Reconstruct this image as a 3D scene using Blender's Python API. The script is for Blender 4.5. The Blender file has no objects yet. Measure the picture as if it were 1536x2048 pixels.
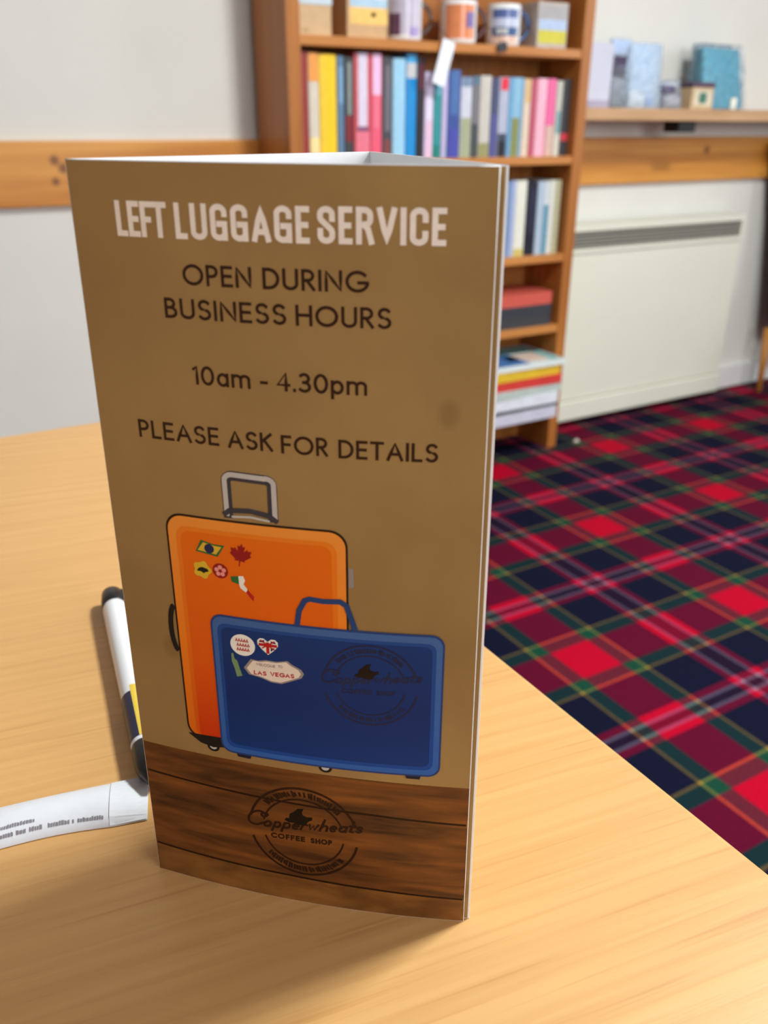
import bpy, bmesh, math, random
from mathutils import Vector, Matrix

random.seed(7)
R = math.radians
SC = bpy.context.scene
COL = SC.collection

# ------------------------------------------------------------------ camera
TABLE_Z = 0.73
CAM_Z = TABLE_Z + 0.2182
FPX, PITCH, ROLL, WALL_AZ = 1726.5, R(24.454), R(0.344), R(59.42)
_r = Vector((1, 0, 0)); _f = Vector((0, math.cos(PITCH), -math.sin(PITCH))); _u = _r.cross(_f)
_rr = math.cos(ROLL) * _r + math.sin(ROLL) * _u
_uu = -math.sin(ROLL) * _r + math.cos(ROLL) * _u
_M = Matrix(((math.sin(WALL_AZ), math.cos(WALL_AZ), 0), (-math.cos(WALL_AZ), math.sin(WALL_AZ), 0), (0, 0, 1)))
_rr, _uu, _ff = _M @ _rr, _M @ _uu, _M @ _f
cam_data = bpy.data.cameras.new('camera')
cam = bpy.data.objects.new('camera', cam_data); COL.objects.link(cam)
cam_data.sensor_fit = 'VERTICAL'; cam_data.sensor_height = 36.0
cam_data.lens = FPX / 2048 * 36.0
cam_data.clip_start = 0.02; cam_data.clip_end = 60
mw = Matrix.Identity(4)
for i in range(3):
    mw[i][0], mw[i][1], mw[i][2] = _rr[i], _uu[i], -_ff[i]
mw[2][3] = CAM_Z
cam.matrix_world = mw
cam_data.dof.use_dof = True
cam_data.dof.focus_distance = 0.262
cam_data.dof.aperture_fstop = 15.0
SC.camera = cam

# ------------------------------------------------------------------ world, lights, exposure
SC.view_settings.view_transform = 'Standard'
SC.view_settings.look = 'None'
SC.view_settings.gamma = 1.0
SC.view_settings.use_curve_mapping = False
SC.view_settings.exposure = -0.06
world = bpy.data.worlds.new('daylight'); SC.world = world
world.use_nodes = True
wb = world.node_tree.nodes['Background']
wb.inputs[0].default_value = (0.80, 0.90, 1.0, 1); wb.inputs[1].default_value = 1.5

def area(name, loc, rot, sx, sy, power, col):
    l = bpy.data.lights.new(name, 'AREA'); l.shape = 'RECTANGLE'; l.size = sx; l.size_y = sy
    l.energy = power; l.color = col
    o = bpy.data.objects.new(name, l); COL.objects.link(o)
    o.location = loc; o.rotation_euler = rot
    return o
WX0, WX1, WY0, WY1, CEIL = -2.6, 3.7, -2.4, 2.165, 2.45
# daylight through the right-hand window, through the window behind the camera, and the ceiling lamp
area('window_right_offscreen', (WX1 + 0.02, 0.20, 1.55), (0, R(90), 0), 1.1, 1.0, 24, (0.86, 0.94, 1.0))
area('window_front_offscreen', (1.2, WY0 - 0.02, 1.5), (R(90), 0, 0), 1.8, 1.3, 56, (0.95, 0.97, 1.0))
LAMP_X, LAMP_Y = 1.35, 0.17
area('ceiling_lamp_offscreen', (LAMP_X, LAMP_Y, CEIL - 0.062), (0, 0, 0), 0.34, 0.34, 68, (0.95, 1.0, 0.97))

# ------------------------------------------------------------------ materials
def lin(c):
    out = []
    for v in c:
        v /= 255.0
        out.append(v / 12.92 if v <= 0.04045 else ((v + 0.055) / 1.055) ** 2.4)
    return (*out, 1.0)
MC = {}
def mat(name, col, rough=0.5, spec=0.4, var=0.12, scale=30.0, metallic=0.0, bump=0.0, stretch=(1, 1, 1)):
    """plain coloured surface with fine procedural mottling"""
    if name in MC: return MC[name]
    m = bpy.data.materials.new(name); m.use_nodes = True
    nt = m.node_tree; b = nt.nodes['Principled BSDF']
    b.inputs['Roughness'].default_value = rough
    b.inputs['Metallic'].default_value = metallic
    b.inputs['Specular IOR Level'].default_value = spec
    c = lin(col)
    tc = nt.nodes.new('ShaderNodeTexCoord'); mp = nt.nodes.new('ShaderNodeMapping')
    mp.inputs['Scale'].default_value = stretch
    n = nt.nodes.new('ShaderNodeTexNoise'); n.inputs['Scale'].default_value = scale; n.inputs['Detail'].default_value = 4
    nt.links.new(tc.outputs['Object'], mp.inputs[0]); nt.links.new(mp.outputs[0], n.inputs['Vector'])
    cr = nt.nodes.new('ShaderNodeValToRGB')
    cr.color_ramp.elements[0].position = 0.3; cr.color_ramp.elements[1].position = 0.7
    cr.color_ramp.elements[0].color = (*[v * (1 - var) for v in c[:3]], 1)
    cr.color_ramp.elements[1].color = (*[min(1, v * (1 + var * 0.5)) for v in c[:3]], 1)
    nt.links.new(n.outputs['Fac'], cr.inputs[0]); nt.links.new(cr.outputs[0], b.inputs['Base Color'])
    if bump:
        bp = nt.nodes.new('ShaderNodeBump'); bp.inputs['Strength'].default_value = bump; bp.inputs['Distance'].default_value = 0.002
        nt.links.new(n.outputs['Fac'], bp.inputs['Height']); nt.links.new(bp.outputs[0], b.inputs['Normal'])
    MC[name] = m
    return m

def wood(name, c_lo, c_hi, along='X', scale=(2.5, 40, 40), rough=0.4, angle=0.0, flecks=None, knots=None, spec=0.35):
    m = bpy.data.materials.new(name); m.use_nodes = True
    nt = m.node_tree; b = nt.nodes['Principled BSDF']
    b.inputs['Roughness'].default_value = rough; b.inputs['Specular IOR Level'].default_value = spec
    tc = nt.nodes.new('ShaderNodeTexCoord'); mp = nt.nodes.new('ShaderNodeMapping')
    mp.vector_type = 'POINT'
    rot = nt.nodes.new('ShaderNodeMapping'); rot.inputs['Rotation'].default_value = (0, 0, angle)
    s = {'X': scale, 'Y': (scale[1], scale[0], scale[2]), 'Z': (scale[1], scale[2], scale[0])}[along]
    mp.inputs['Scale'].default_value = s
    nt.links.new(tc.outputs['Object'], rot.inputs[0]); nt.links.new(rot.outputs[0], mp.inputs[0])
    n1 = nt.nodes.new('ShaderNodeTexNoise'); n1.inputs['Scale'].default_value = 1.0; n1.inputs['Detail'].default_value = 6; n1.inputs['Distortion'].default_value = 0.4
    nt.links.new(mp.outputs[0], n1.inputs['Vector'])
    cr = nt.nodes.new('ShaderNodeValToRGB')
    cr.color_ramp.elements[0].position = 0.32; cr.color_ramp.elements[1].position = 0.68
    cr.color_ramp.elements[0].color = lin(c_lo); cr.color_ramp.elements[1].color = lin(c_hi)
    nt.links.new(n1.outputs['Fac'], cr.inputs[0])
    out = cr.outputs[0]
    if flecks:
        mp2 = nt.nodes.new('ShaderNodeMapping'); mp2.inputs['Scale'].default_value = [v * flecks[0] for v in s]
        nt.links.new(rot.outputs[0], mp2.inputs[0])
        n2 = nt.nodes.new('ShaderNodeTexNoise'); n2.inputs['Scale'].default_value = 1.0; n2.inputs['Detail'].default_value = 2
        nt.links.new(mp2.outputs[0], n2.inputs['Vector'])
        c2 = nt.nodes.new('ShaderNodeValToRGB'); c2.color_ramp.elements[0].position = 0.60; c2.color_ramp.elements[1].position = 0.74
        c2.color_ramp.elements[0].color = (0, 0, 0, 1); c2.color_ramp.elements[1].color = (flecks[1],) * 3 + (1,)
        nt.links.new(n2.outputs['Fac'], c2.inputs[0])
        mx = nt.nodes.new('ShaderNodeMix'); mx.data_type = 'RGBA'
        nt.links.new(c2.outputs[0], mx.inputs[0]); nt.links.new(out, mx.inputs[6]); mx.inputs[7].default_value = lin(flecks[2])
        out = mx.outputs[2]
    for kx, kz, kr in (knots or []):       # painted-by-nature knots of the pine board
        d = nt.nodes.new('ShaderNodeVectorMath'); d.operation = 'DISTANCE'
        fl = nt.nodes.new('ShaderNodeVectorMath'); fl.operation = 'MULTIPLY'; fl.inputs[1].default_value = (1, 0, 1)
        nt.links.new(tc.outputs['Object'], fl.inputs[0]); nt.links.new(fl.outputs[0], d.inputs[0]); d.inputs[1].default_value = (kx, 0, kz)
        mr = nt.nodes.new('ShaderNodeMapRange'); mr.inputs[1].default_value = kr * 0.5; mr.inputs[2].default_value = kr * 1.25
        mr.inputs[3].default_value = 0.8; mr.inputs[4].default_value = 0.0
        nt.links.new(d.outputs['Value'], mr.inputs[0])
        mx = nt.nodes.new('ShaderNodeMix'); mx.data_type = 'RGBA'
        nt.links.new(mr.outputs[0], mx.inputs[0]); nt.links.new(out, mx.inputs[6]); mx.inputs[7].default_value = lin((96, 48, 22))
        out = mx.outputs[2]
    nt.links.new(out, b.inputs['Base Color'])
    bp = nt.nodes.new('ShaderNodeBump'); bp.inputs['Strength'].default_value = 0.08; bp.inputs['Distance'].default_value = 0.001
    nt.links.new(n1.outputs['Fac'], bp.inputs['Height']); nt.links.new(bp.outputs[0], b.inputs['Normal'])
    return m

def film(name, tint, haze=0.15, rough=0.12):
    """clear crinkled cellophane: mostly see-through, a little milky, glossy"""
    m = bpy.data.materials.new(name); m.use_nodes = True
    nt = m.node_tree; b = nt.nodes['Principled BSDF']; out = nt.nodes['Material Output']
    b.inputs['Base Color'].default_value = lin(tint); b.inputs['Roughness'].default_value = rough; b.inputs['Specular IOR Level'].default_value = 0.8
    tr = nt.nodes.new('ShaderNodeBsdfTransparent'); mx = nt.nodes.new('ShaderNodeMixShader')
    fr = nt.nodes.new('ShaderNodeFresnel'); fr.inputs[0].default_value = 1.45
    ad = nt.nodes.new('ShaderNodeMath'); ad.operation = 'ADD'; ad.inputs[1].default_value = haze; ad.use_clamp = True
    n = nt.nodes.new('ShaderNodeTexNoise'); n.inputs['Scale'].default_value = 45; n.inputs['Detail'].default_value = 3
    tc = nt.nodes.new('ShaderNodeTexCoord'); nt.links.new(tc.outputs['Object'], n.inputs['Vector'])
    bp = nt.nodes.new('ShaderNodeBump'); bp.inputs['Strength'].default_value = 1.0; bp.inputs['Distance'].default_value = 0.010
    nt.links.new(n.outputs['Fac'], bp.inputs['Height']); nt.links.new(bp.outputs[0], b.inputs['Normal']); nt.links.new(bp.outputs[0], fr.inputs['Normal'])
    nt.links.new(fr.outputs[0], ad.inputs[0]); nt.links.new(ad.outputs[0], mx.inputs[0])
    nt.links.new(tr.outputs[0], mx.inputs[1]); nt.links.new(b.outputs[0], mx.inputs[2]); nt.links.new(mx.outputs[0], out.inputs[0])
    return m

# ------------------------------------------------------------------ object helpers
def root(name, label, cat, loc=(0, 0, 0), rotz=0.0, group=None):
    o = bpy.data.objects.new(name, None); COL.objects.link(o)
    o.empty_display_size = 0.02; o.location = loc; o.rotation_euler = (0, 0, rotz)
    o['label'] = label; o['category'] = cat
    if group: o['group'] = group
    return o
def obj(name, bm, m, parent=None, smooth=False, loc=None):
    me = bpy.data.meshes.new(name); bm.normal_update(); bm.to_mesh(me); bm.free()
    if m is not None: me.materials.append(m)
    if smooth:
        for p in me.polygons: p.use_smooth = True
    o = bpy.data.objects.new(name, me); COL.objects.link(o)
    if parent is not None: o.parent = parent
    if loc is not None: o.location = loc
    return o
def tag(o, label, cat, group=None):
    o['label'] = label; o['category'] = cat
    if group: o['group'] = group
    return o
def struct(o, label=None):
    o['kind'] = 'structure'
    if label: o['label'] = label
    return o
def box(bm, x0, y0, z0, x1, y1, z1, bev=0.0, seg=2):
    r = bmesh.ops.create_cube(bm, size=1.0)
    vs = r['verts']
    for v in vs:
        v.co = Vector((x0 + (v.co.x + .5) * (x1 - x0), y0 + (v.co.y + .5) * (y1 - y0), z0 + (v.co.z + .5) * (z1 - z0)))
    if bev > 0:
        es = list({e for v in vs for e in v.link_edges})
        bmesh.ops.bevel(bm, geom=es, offset=bev, segments=seg, affect='EDGES', profile=0.6)
    return bm
def BX(*a, **k): return box(bmesh.new(), *a, **k)
def boxes(lst, bev=0.0):
    bm = bmesh.new()
    for b in lst: box(bm, *b, bev=bev)
    return bm
def lathe(prof, n=32, axis='Z', a0=0.0, a1=2 * math.pi, bm=None):
    """prof: (r, h) list; spun about Z (or X)"""
    bm = bm or bmesh.new(); full = abs(a1 - a0 - 2 * math.pi) < 1e-6
    cols = n if full else n + 1; rings = []
    for r, h in prof:
        ring = []
        for i in range(cols):
            a = a0 + (a1 - a0) * i / n
            p = (r * math.cos(a), r * math.sin(a), h) if axis == 'Z' else (h, r * math.cos(a), r * math.sin(a))
            ring.append(bm.verts.new(p))
        rings.append(ring)
    for k in range(len(rings) - 1):
        for i in range(n):
            j = (i + 1) % cols if full else i + 1
            q = [rings[k][i], rings[k][j], rings[k + 1][j], rings[k + 1][i]]
            try: bm.faces.new(q)
            except ValueError: pass
    if full:
        for ring in (rings[0], rings[-1]):
            try: bm.faces.new(ring)
            except ValueError: pass
    bmesh.ops.remove_doubles(bm, verts=bm.verts[:], dist=1e-7)
    bmesh.ops.recalc_face_normals(bm, faces=bm.faces[:])
    return bm
def tube(bm, pts, rad, n=8):
    pts = [Vector(p) for p in pts]; rings = []
    rads = rad if isinstance(rad, (list, tuple)) else [rad] * len(pts)
    for i, p in enumerate(pts):
        t = (pts[min(i + 1, len(pts) - 1)] - pts[max(i - 1, 0)]).normalized()
        a = t.cross(Vector((0, 0, 1)))
        if a.length < 1e-3: a = t.cross(Vector((1, 0, 0)))
        a.normalize(); b = t.cross(a)
        rings.append([bm.verts.new(p + rads[i] * (math.cos(2 * math.pi * k / n) * a + math.sin(2 * math.pi * k / n) * b)) for k in range(n)])
    for i in range(len(rings) - 1):
        for k in range(n):
            bm.faces.new([rings[i][k], rings[i][(k + 1) % n], rings[i + 1][(k + 1) % n], rings[i + 1][k]])
    bm.faces.new(rings[0]); bm.faces.new(rings[-1])
    bmesh.ops.recalc_face_normals(bm, faces=bm.faces[:])
    return bm

# ================================================================== SETTING
# --- tartan carpet
def carpet_material():
    m = bpy.data.materials.new('tartan_carpet'); m.use_nodes = True
    nt = m.node_tree; b = nt.nodes['Principled BSDF']
    b.inputs['Roughness'].default_value = 0.95; b.inputs['Specular IOR Level'].default_value = 0.08
    tc = nt.nodes.new('ShaderNodeTexCoord'); sx = nt.nodes.new('ShaderNodeSeparateXYZ')
    nt.links.new(tc.outputs['Object'], sx.inputs[0])
    RED, GRN, YEL, NVY, WHT, MID = (180, 2, 38), (20, 66, 50), (166, 132, 50), (13, 17, 40), (140, 122, 140), (48, 14, 36)
    def ramp(axis, x0, P):
        a = nt.nodes.new('ShaderNodeMath'); a.operation = 'SUBTRACT'; nt.links.new(sx.outputs[axis], a.inputs[0]); a.inputs[1].default_value = x0
        d = nt.nodes.new('ShaderNodeMath'); d.operation = 'DIVIDE'; nt.links.new(a.outputs[0], d.inputs[0]); d.inputs[1].default_value = P
        p = nt.nodes.new('ShaderNodeMath'); p.operation = 'PINGPONG'; nt.links.new(d.outputs[0], p.inputs[0]); p.inputs[1].default_value = 0.5
        s = nt.nodes.new('ShaderNodeMath'); s.operation = 'MULTIPLY'; nt.links.new(p.outputs[0], s.inputs[0]); s.inputs[1].default_value = 2.0
        cr = nt.nodes.new('ShaderNodeValToRGB'); cr.color_ramp.interpolation = 'CONSTANT'
        H = P / 2
        stops = [(0, RED), (.048 / H, GRN), (.078 / H, YEL), (.0840 / H, NVY), (.183 / H, RED), (.199 / H, WHT), (.2060 / H, MID)]
        el = cr.color_ramp.elements
        while len(el) < len(stops): el.new(0.5)
        for e, (pos, c) in zip(el, stops):
            e.position = pos; e.color = (*[v ** (1 / 3) for v in lin(c)[:3]], 1)
        nt.links.new(s.outputs[0], cr.inputs[0])
        return cr.outputs[0]
    cx = ramp(0, 1.053, 0.4475); cy = ramp(1, 1.010, 0.432)
    mx = nt.nodes.new('ShaderNodeMix'); mx.data_type = 'RGBA'; mx.inputs[0].default_value = 0.5
    nt.links.new(cx, mx.inputs[6]); nt.links.new(cy, mx.inputs[7])
    sq = nt.nodes.new('ShaderNodeVectorMath'); sq.operation = 'MULTIPLY'
    nt.links.new(mx.outputs[2], sq.inputs[0]); nt.links.new(mx.outputs[2], sq.inputs[1])
    cu = nt.nodes.new('ShaderNodeVectorMath'); cu.operation = 'MULTIPLY'; nt.links.new(sq.outputs[0], cu.inputs[0]); nt.links.new(mx.outputs[2], cu.inputs[1])
    n = nt.nodes.new('ShaderNodeTexNoise'); n.inputs['Scale'].default_value = 260; n.inputs['Detail'].default_value = 3
    nt.links.new(tc.outputs['Object'], n.inputs['Vector'])
    mr = nt.nodes.new('ShaderNodeMapRange'); mr.inputs[1].default_value = 0.3; mr.inputs[2].default_value = 0.7; mr.inputs[3].default_value = 0.7; mr.inputs[4].default_value = 1.15
    nt.links.new(n.outputs['Fac'], mr.inputs[0])
    sc = nt.nodes.new('ShaderNodeVectorMath'); sc.operation = 'SCALE'
    nt.links.new(cu.outputs[0], sc.inputs[0]); nt.links.new(mr.outputs[0], sc.inputs['Scale'])
    nt.links.new(sc.outputs[0], b.inputs['Base Color'])
    bp = nt.nodes.new('ShaderNodeBump'); bp.inputs['Strength'].default_value = 0.4; bp.inputs['Distance'].default_value = 0.003
    nt.links.new(n.outputs['Fac'], bp.inputs['Height']); nt.links.new(bp.outputs[0], b.inputs['Normal'])
    return m
struct(obj('floor', BX(WX0 - .1, WY0 - .1, -0.06, WX1 + .1, WY1 + .1, 0.0), carpet_material()), 'red navy and green tartan carpet')

M_WALL = mat('painted_plaster', (226, 224, 218), rough=0.85, spec=0.15, var=0.03, scale=6, bump=0.05)
M_CEIL = mat('ceiling_white', (236, 235, 230), rough=0.9, spec=0.1, var=0.02, scale=5)
struct(obj('wall_back', BX(WX0 - .1, WY1, 0, WX1 + .1, WY1 + .1, CEIL), M_WALL))
struct(obj('wall_left', BX(WX0 - .1, WY0, 0, WX0, WY1, CEIL), M_WALL))
def holed(axis, at0, at1, a0, a1, h0, h1, z0, z1):
    L = [(a0, h0, 0, CEIL), (h1, a1, 0, CEIL), (h0, h1, 0, z0), (h0, h1, z1, CEIL)]
    bm = bmesh.new()
    for p, q, lo, hi in L:
        if axis == 'X': box(bm, at0, p, lo, at1, q, hi)
        else: box(bm, p, at0, lo, q, at1, hi)
    return bm
struct(obj('wall_right', holed('X', WX1, WX1 + .1, WY0, WY1, -0.3, 0.7, 1.0, 2.1), M_WALL))
struct(obj('wall_front', holed('Y', WY0 - .1, WY0, WX0, WX1, 0.3, 2.1, 0.85, 2.15), M_WALL))
struct(obj('ceiling', BX(WX0 - .1, WY0 - .1, CEIL, WX1 + .1, WY1 + .1, CEIL + .08), M_CEIL))
M_GLOSSW = mat('white_gloss_paint', (232, 232, 232), rough=0.35, spec=0.4, var=0.03, scale=8)
def window(name, axis, at, a0, a1, z0, z1):
    w = struct(bpy.data.objects.new(name, None)); COL.objects.link(w)
    def bb(p, q, lo, hi, d0=-.03, d1=.09):
        return (at + d0, p, lo, at + d1, q, hi) if axis == 'X' else (p, at + d0, lo, q, at + d1, hi)
    if axis == 'Y': sgn = (-.09, .03)
    else: sgn = (-.03, .09)
    for p, q, lo, hi in ((a0, a0 + .05, z0, z1), (a1 - .05, a1, z0, z1), (a0 + .05, a1 - .05, z0, z0 + .05), (a0 + .05, a1 - .05, z1 - .05, z1)):
        obj('frame', BX(*bb(p, q, lo, hi, *sgn), bev=.004), M_GLOSSW, w)
    mid = (a0 + a1) / 2
    obj('mullion', BX(*bb(mid - .025, mid + .025, z0 + .05, z1 - .05, sgn[0] + .02, sgn[1] - .02), bev=.004), M_GLOSSW, w)
    return w
window('window_1', 'X', WX1, -0.3, 0.7, 1.0, 2.1)
window('window_2', 'Y', WY0, 0.3, 2.1, 0.85, 2.15)

M_PINE = wood('pine_board', (196, 124, 48), (224, 158, 72), 'X', (1.6, 26, 26), rough=0.35,
              knots=[(0.415, 0.862, 0.011), (0.432, 0.845, 0.012), (0.412, 0.818, 0.009), (2.51, 0.862, 0.014), (-0.6, 0.84, 0.012), (-1.7, 0.82, 0.012)])
rail = obj('trim_1', BX(WX0, WY1 - .020, 0.766, WX1, WY1, 0.902, bev=.004), M_PINE); struct(rail, 'knotty pine dado rail on the wall')
struct(obj('baseboard_back', BX(WX0, WY1 - .018, 0.0, WX1, WY1, 0.088, bev=.005), M_GLOSSW))
struct(obj('baseboard_right', BX(WX1 - .018, WY0, 0.0, WX1, WY1 - .018, 0.088, bev=.005), M_GLOSSW))
struct(obj('baseboard_left', BX(WX0, WY0, 0.0, WX0 + .018, WY1 - .018, 0.088, bev=.005), M_GLOSSW))

cl = root('ceiling_light', 'square white ceiling lamp above the floor beside the table', 'ceiling light', (LAMP_X, LAMP_Y, CEIL))
obj('housing', BX(-.20, -.20, -.045, .20, .20, 0, bev=.006), M_GLOSSW, cl)
obj('diffuser', BX(-.17, -.17, -.055, .17, .17, -.045, bev=.004), mat('opal_diffuser', (238, 238, 234), rough=.5, var=.02), cl)

# ================================================================== TABLE
M_BEECH = wood('beech_laminate', (205, 156, 97), (215, 168, 108), 'X', (7, 260, 260), rough=0.36, angle=R(9), flecks=(1.9, 0.35, (178, 124, 70)), spec=0.4)
M_EDGE = wood('beech_edging', (222, 172, 98), (238, 194, 124), 'X', (6, 60, 60), rough=0.4)
M_STEEL = mat('grey_steel', (92, 94, 98), rough=0.35, metallic=0.8, var=0.05)
TX0, TX1, TY0, TY1 = -0.99, 0.2095, -0.13, 0.673
tb = root('cafe_table', 'pale beech rectangular table under the folded card sign', 'table', (0, 0, 0))
obj('tabletop', BX(TX0, TY0, TABLE_Z - .024, TX1, TY1, TABLE_Z, bev=.0016, seg=2), M_BEECH, tb)
for x in (TX0 + .06, TX1 - .06):
    for y in (TY0 + .06, TY1 - .06):
        obj('leg', lathe([(.0175, 0), (.0175, TABLE_Z - .024)], 20, bm=None), M_STEEL, tb, True, (x, y, 0))
for y in (TY0 + .06, TY1 - .06):
    obj('apron_rail', BX(TX0 + .06, y - .012, TABLE_Z - .064, TX1 - .06, y + .012, TABLE_Z - .024, bev=.002), M_STEEL, tb)
for x in (TX0 + .06, TX1 - .06):
    obj('apron_rail', BX(x - .012, TY0 + .06, TABLE_Z - .064, x + .012, TY1 - .06, TABLE_Z - .024, bev=.002), M_STEEL, tb)

# ================================================================== FOLDED CARD SIGN
BLx, BLy, BRx, BRy = 0.0427, 0.2118, 0.1163, 0.1454
PW = math.hypot(BRx - BLx, BRy - BLy)                 # 99 mm
DX, DY = (BRx - BLx) / PW, (BRy - BLy) / PW
NX, NY = DY, -DX                                       # outward, towards the reader
BULGE = 0.0033
sign = root('folded_card_sign', 'three-sided brown card sign reading LEFT LUGGAGE SERVICE standing on the table', 'sign', (BLx, BLy, TABLE_Z))
def P(u, v, off=0.0):
    """panel millimetres -> sign-local metres; off = millimetres proud of the card"""
    t = u / 99.13; bl = BULGE * 4 * t * (1 - t) + off * 1e-3
    return Vector((DX * u * 1e-3 + NX * bl, DY * u * 1e-3 + NY * bl, v * 1e-3))
def A(u, v, off=0.0):
    """artwork millimetres (as laid out on the flat) -> card"""
    k = 4 * (u / 99.13) * (1 - u / 99.13)
    return P(u - .45 * k, v - 1.35 * (1 - v / 235) * k, off)
def edge_l(v): return 0.0 + 0.65 * v / 210
def edge_r(v): return 97.5 - 1.75 * v / 210
M_CARD = mat('white_card', (240, 240, 242), rough=0.5, spec=0.3, var=0.02, scale=200)

def card_front():
    bm = bmesh.new(); nu, nv = 24, 12; F = []; Bk = []
    for j in range(nv + 1):
        v = 210.0 * j / nv; a, b = edge_l(v), edge_r(v); rf = []; rb = []
        for i in range(nu + 1):
            u = a + (b - a) * i / nu
            rf.append(bm.verts.new(P(u, v, 0))); rb.append(bm.verts.new(P(u, v, -0.5)))
        F.append(rf); Bk.append(rb)
    for j in range(nv):
        for i in range(nu):
            bm.faces.new([F[j][i], F[j][i + 1], F[j + 1][i + 1], F[j + 1][i]])
            bm.faces.new([Bk[j][i], Bk[j + 1][i], Bk[j + 1][i + 1], Bk[j][i + 1]])
    for j in range(nv):
        bm.faces.new([F[j][0], F[j + 1][0], Bk[j + 1][0], Bk[j][0]]); bm.faces.new([F[j][nu], Bk[j][nu], Bk[j + 1][nu], F[j + 1][nu]])
    for i in range(nu):
        bm.faces.new([F[0][i], Bk[0][i], Bk[0][i + 1], F[0][i + 1]]); bm.faces.new([F[nv][i], F[nv][i + 1], Bk[nv][i + 1], Bk[nv][i]])
    bmesh.ops.recalc_face_normals(bm, faces=bm.faces[:])
    return bm
obj('front_panel', card_front(), M_CARD, sign, True)

def strip(bm, u0, u1, lo, hi, off, n=None):
    n = n or max(2, int(abs(u1 - u0) / 2.0)); prev = None
    for i in range(n + 1):
        u = u0 + (u1 - u0) * i / n
        a, b = bm.verts.new(P(u, lo(u), off)), bm.verts.new(P(u, hi(u), off))
        if prev: bm.faces.new([prev[0], a, b, prev[1]])
        prev = (a, b)
    return bm
def rrect(u0, v0, u1, v1, r, off, bm=None):
    """rounded rectangle as vertical strips"""
    bm = bm or bmesh.new(); us = []
    k = 7
    for i in range(k + 1): us.append(u0 + r * (1 - math.cos(math.pi / 2 * i / k)))
    n = max(2, int((u1 - u0 - 2 * r) / 2.5))
    for i in range(1, n): us.append(u0 + r + (u1 - u0 - 2 * r) * i / n)
    for i in range(k + 1): us.append(u1 - r + r * math.sin(math.pi / 2 * i / k))
    prev = None
    for u in us:
        d = max(0.0, (u0 + r) - u, u - (u1 - r)); ins = r - math.sqrt(max(0, r * r - d * d))
        a, b = bm.verts.new(A(u, v0 + ins, off)), bm.verts.new(A(u, v1 - ins, off))
        if prev: bm.faces.new([prev[0], a, b, prev[1]])
        prev = (a, b)
    return bm
def ellipse(cu, cv, ru, rv, off, bm=None, n=28):
    bm = bm or bmesh.new(); prev = None
    for i in range(n + 1):
        a = math.pi - math.pi * i / n; h = rv * math.sin(a)
        p, q = bm.verts.new(A(cu + ru * math.cos(a), cv - h - 1e-4, off)), bm.verts.new(A(cu + ru * math.cos(a), cv + h + 1e-4, off))
        if prev: bm.faces.new([prev[0], p, q, prev[1]])
        prev = (p, q)
    return bm
def poly(pts, off, bm=None):
    """small outline, triangulated and cut into narrow strips so that it follows the card"""
    bm = bm or bmesh.new(); t = bmesh.new()
    f = t.faces.new([t.verts.new((u, v, 0)) for u, v in pts])
    bmesh.ops.triangulate(t, faces=[f])
    u = math.floor(min(p[0] for p in pts)) + 1.5; hi = max(p[0] for p in pts)
    while u < hi:
        bmesh.ops.bisect_plane(t, geom=t.verts[:] + t.edges[:] + t.faces[:], plane_co=(u, 0, 0), plane_no=(1, 0, 0)); u += 2.0
    mp = {v: bm.verts.new(A(v.co.x, v.co.y, off)) for v in t.verts}
    for f in t.faces:
        g = bm.faces.new([mp[v] for v in f.verts]); g.normal_update()
        if g.normal.x * NX + g.normal.y * NY < 0: g.normal_flip()
    t.free()
    return bm
LAY = [0.0]
def ribbon(bm, pts, w, off, closed=False, cap=0.0):
    """a drawn line of width w (mm) in panel millimetres"""
    LAY[0] = (LAY[0] + 0.0015) % 0.03
    off = off + LAY[0]
    if cap and not closed:
        pts = [Vector((p[0], p[1])) for p in pts]
        pts = [pts[0] + (pts[0] - pts[1]).normalized() * cap] + pts[1:-1] + [pts[-1] + (pts[-1] - pts[-2]).normalized() * cap]
    dp = []
    ring = list(pts) + ([pts[0]] if closed else [])
    for a, b in zip(ring, ring[1:]):
        k = max(1, int(math.hypot(b[0] - a[0], b[1] - a[1]) / 2.0))
        for i in range(k): dp.append((a[0] + (b[0] - a[0]) * i / k, a[1] + (b[1] - a[1]) * i / k))
    if not closed: dp.append(ring[-1])
    q = [Vector((p[0], p[1], 0)) for p in dp]
    n = len(q); L = []
    for i in range(n):
        if closed: a, b = q[i - 1], q[(i + 1) % n]
        else: a, b = q[max(i - 1, 0)], q[min(i + 1, n - 1)]
        d1 = (q[i] - a); d2 = (b - q[i])
        if d1.length < 1e-9: d1 = d2
        if d2.length < 1e-9: d2 = d1
        d1.normalize(); d2.normalize()
        n1 = Vector((-d1.y, d1.x, 0)); n2 = Vector((-d2.y, d2.x, 0)); m = n1 + n2
        if m.length < 1e-6: m = n1.copy()
        m.normalize(); c_ = m.dot(n1); k = 1.0 / c_ if c_ > .55 else 1.0
        o = m * (w / 2 * k)
        L.append((bm.verts.new(A(q[i].x + o.x, q[i].y + o.y, off)), bm.verts.new(A(q[i].x - o.x, q[i].y - o.y, off))))
    for i in range(n if closed else n - 1):
        a, b = L[i], L[(i + 1) % n]
        bm.faces.new([a[1], b[1], b[0], a[0]])
    return bm

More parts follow.
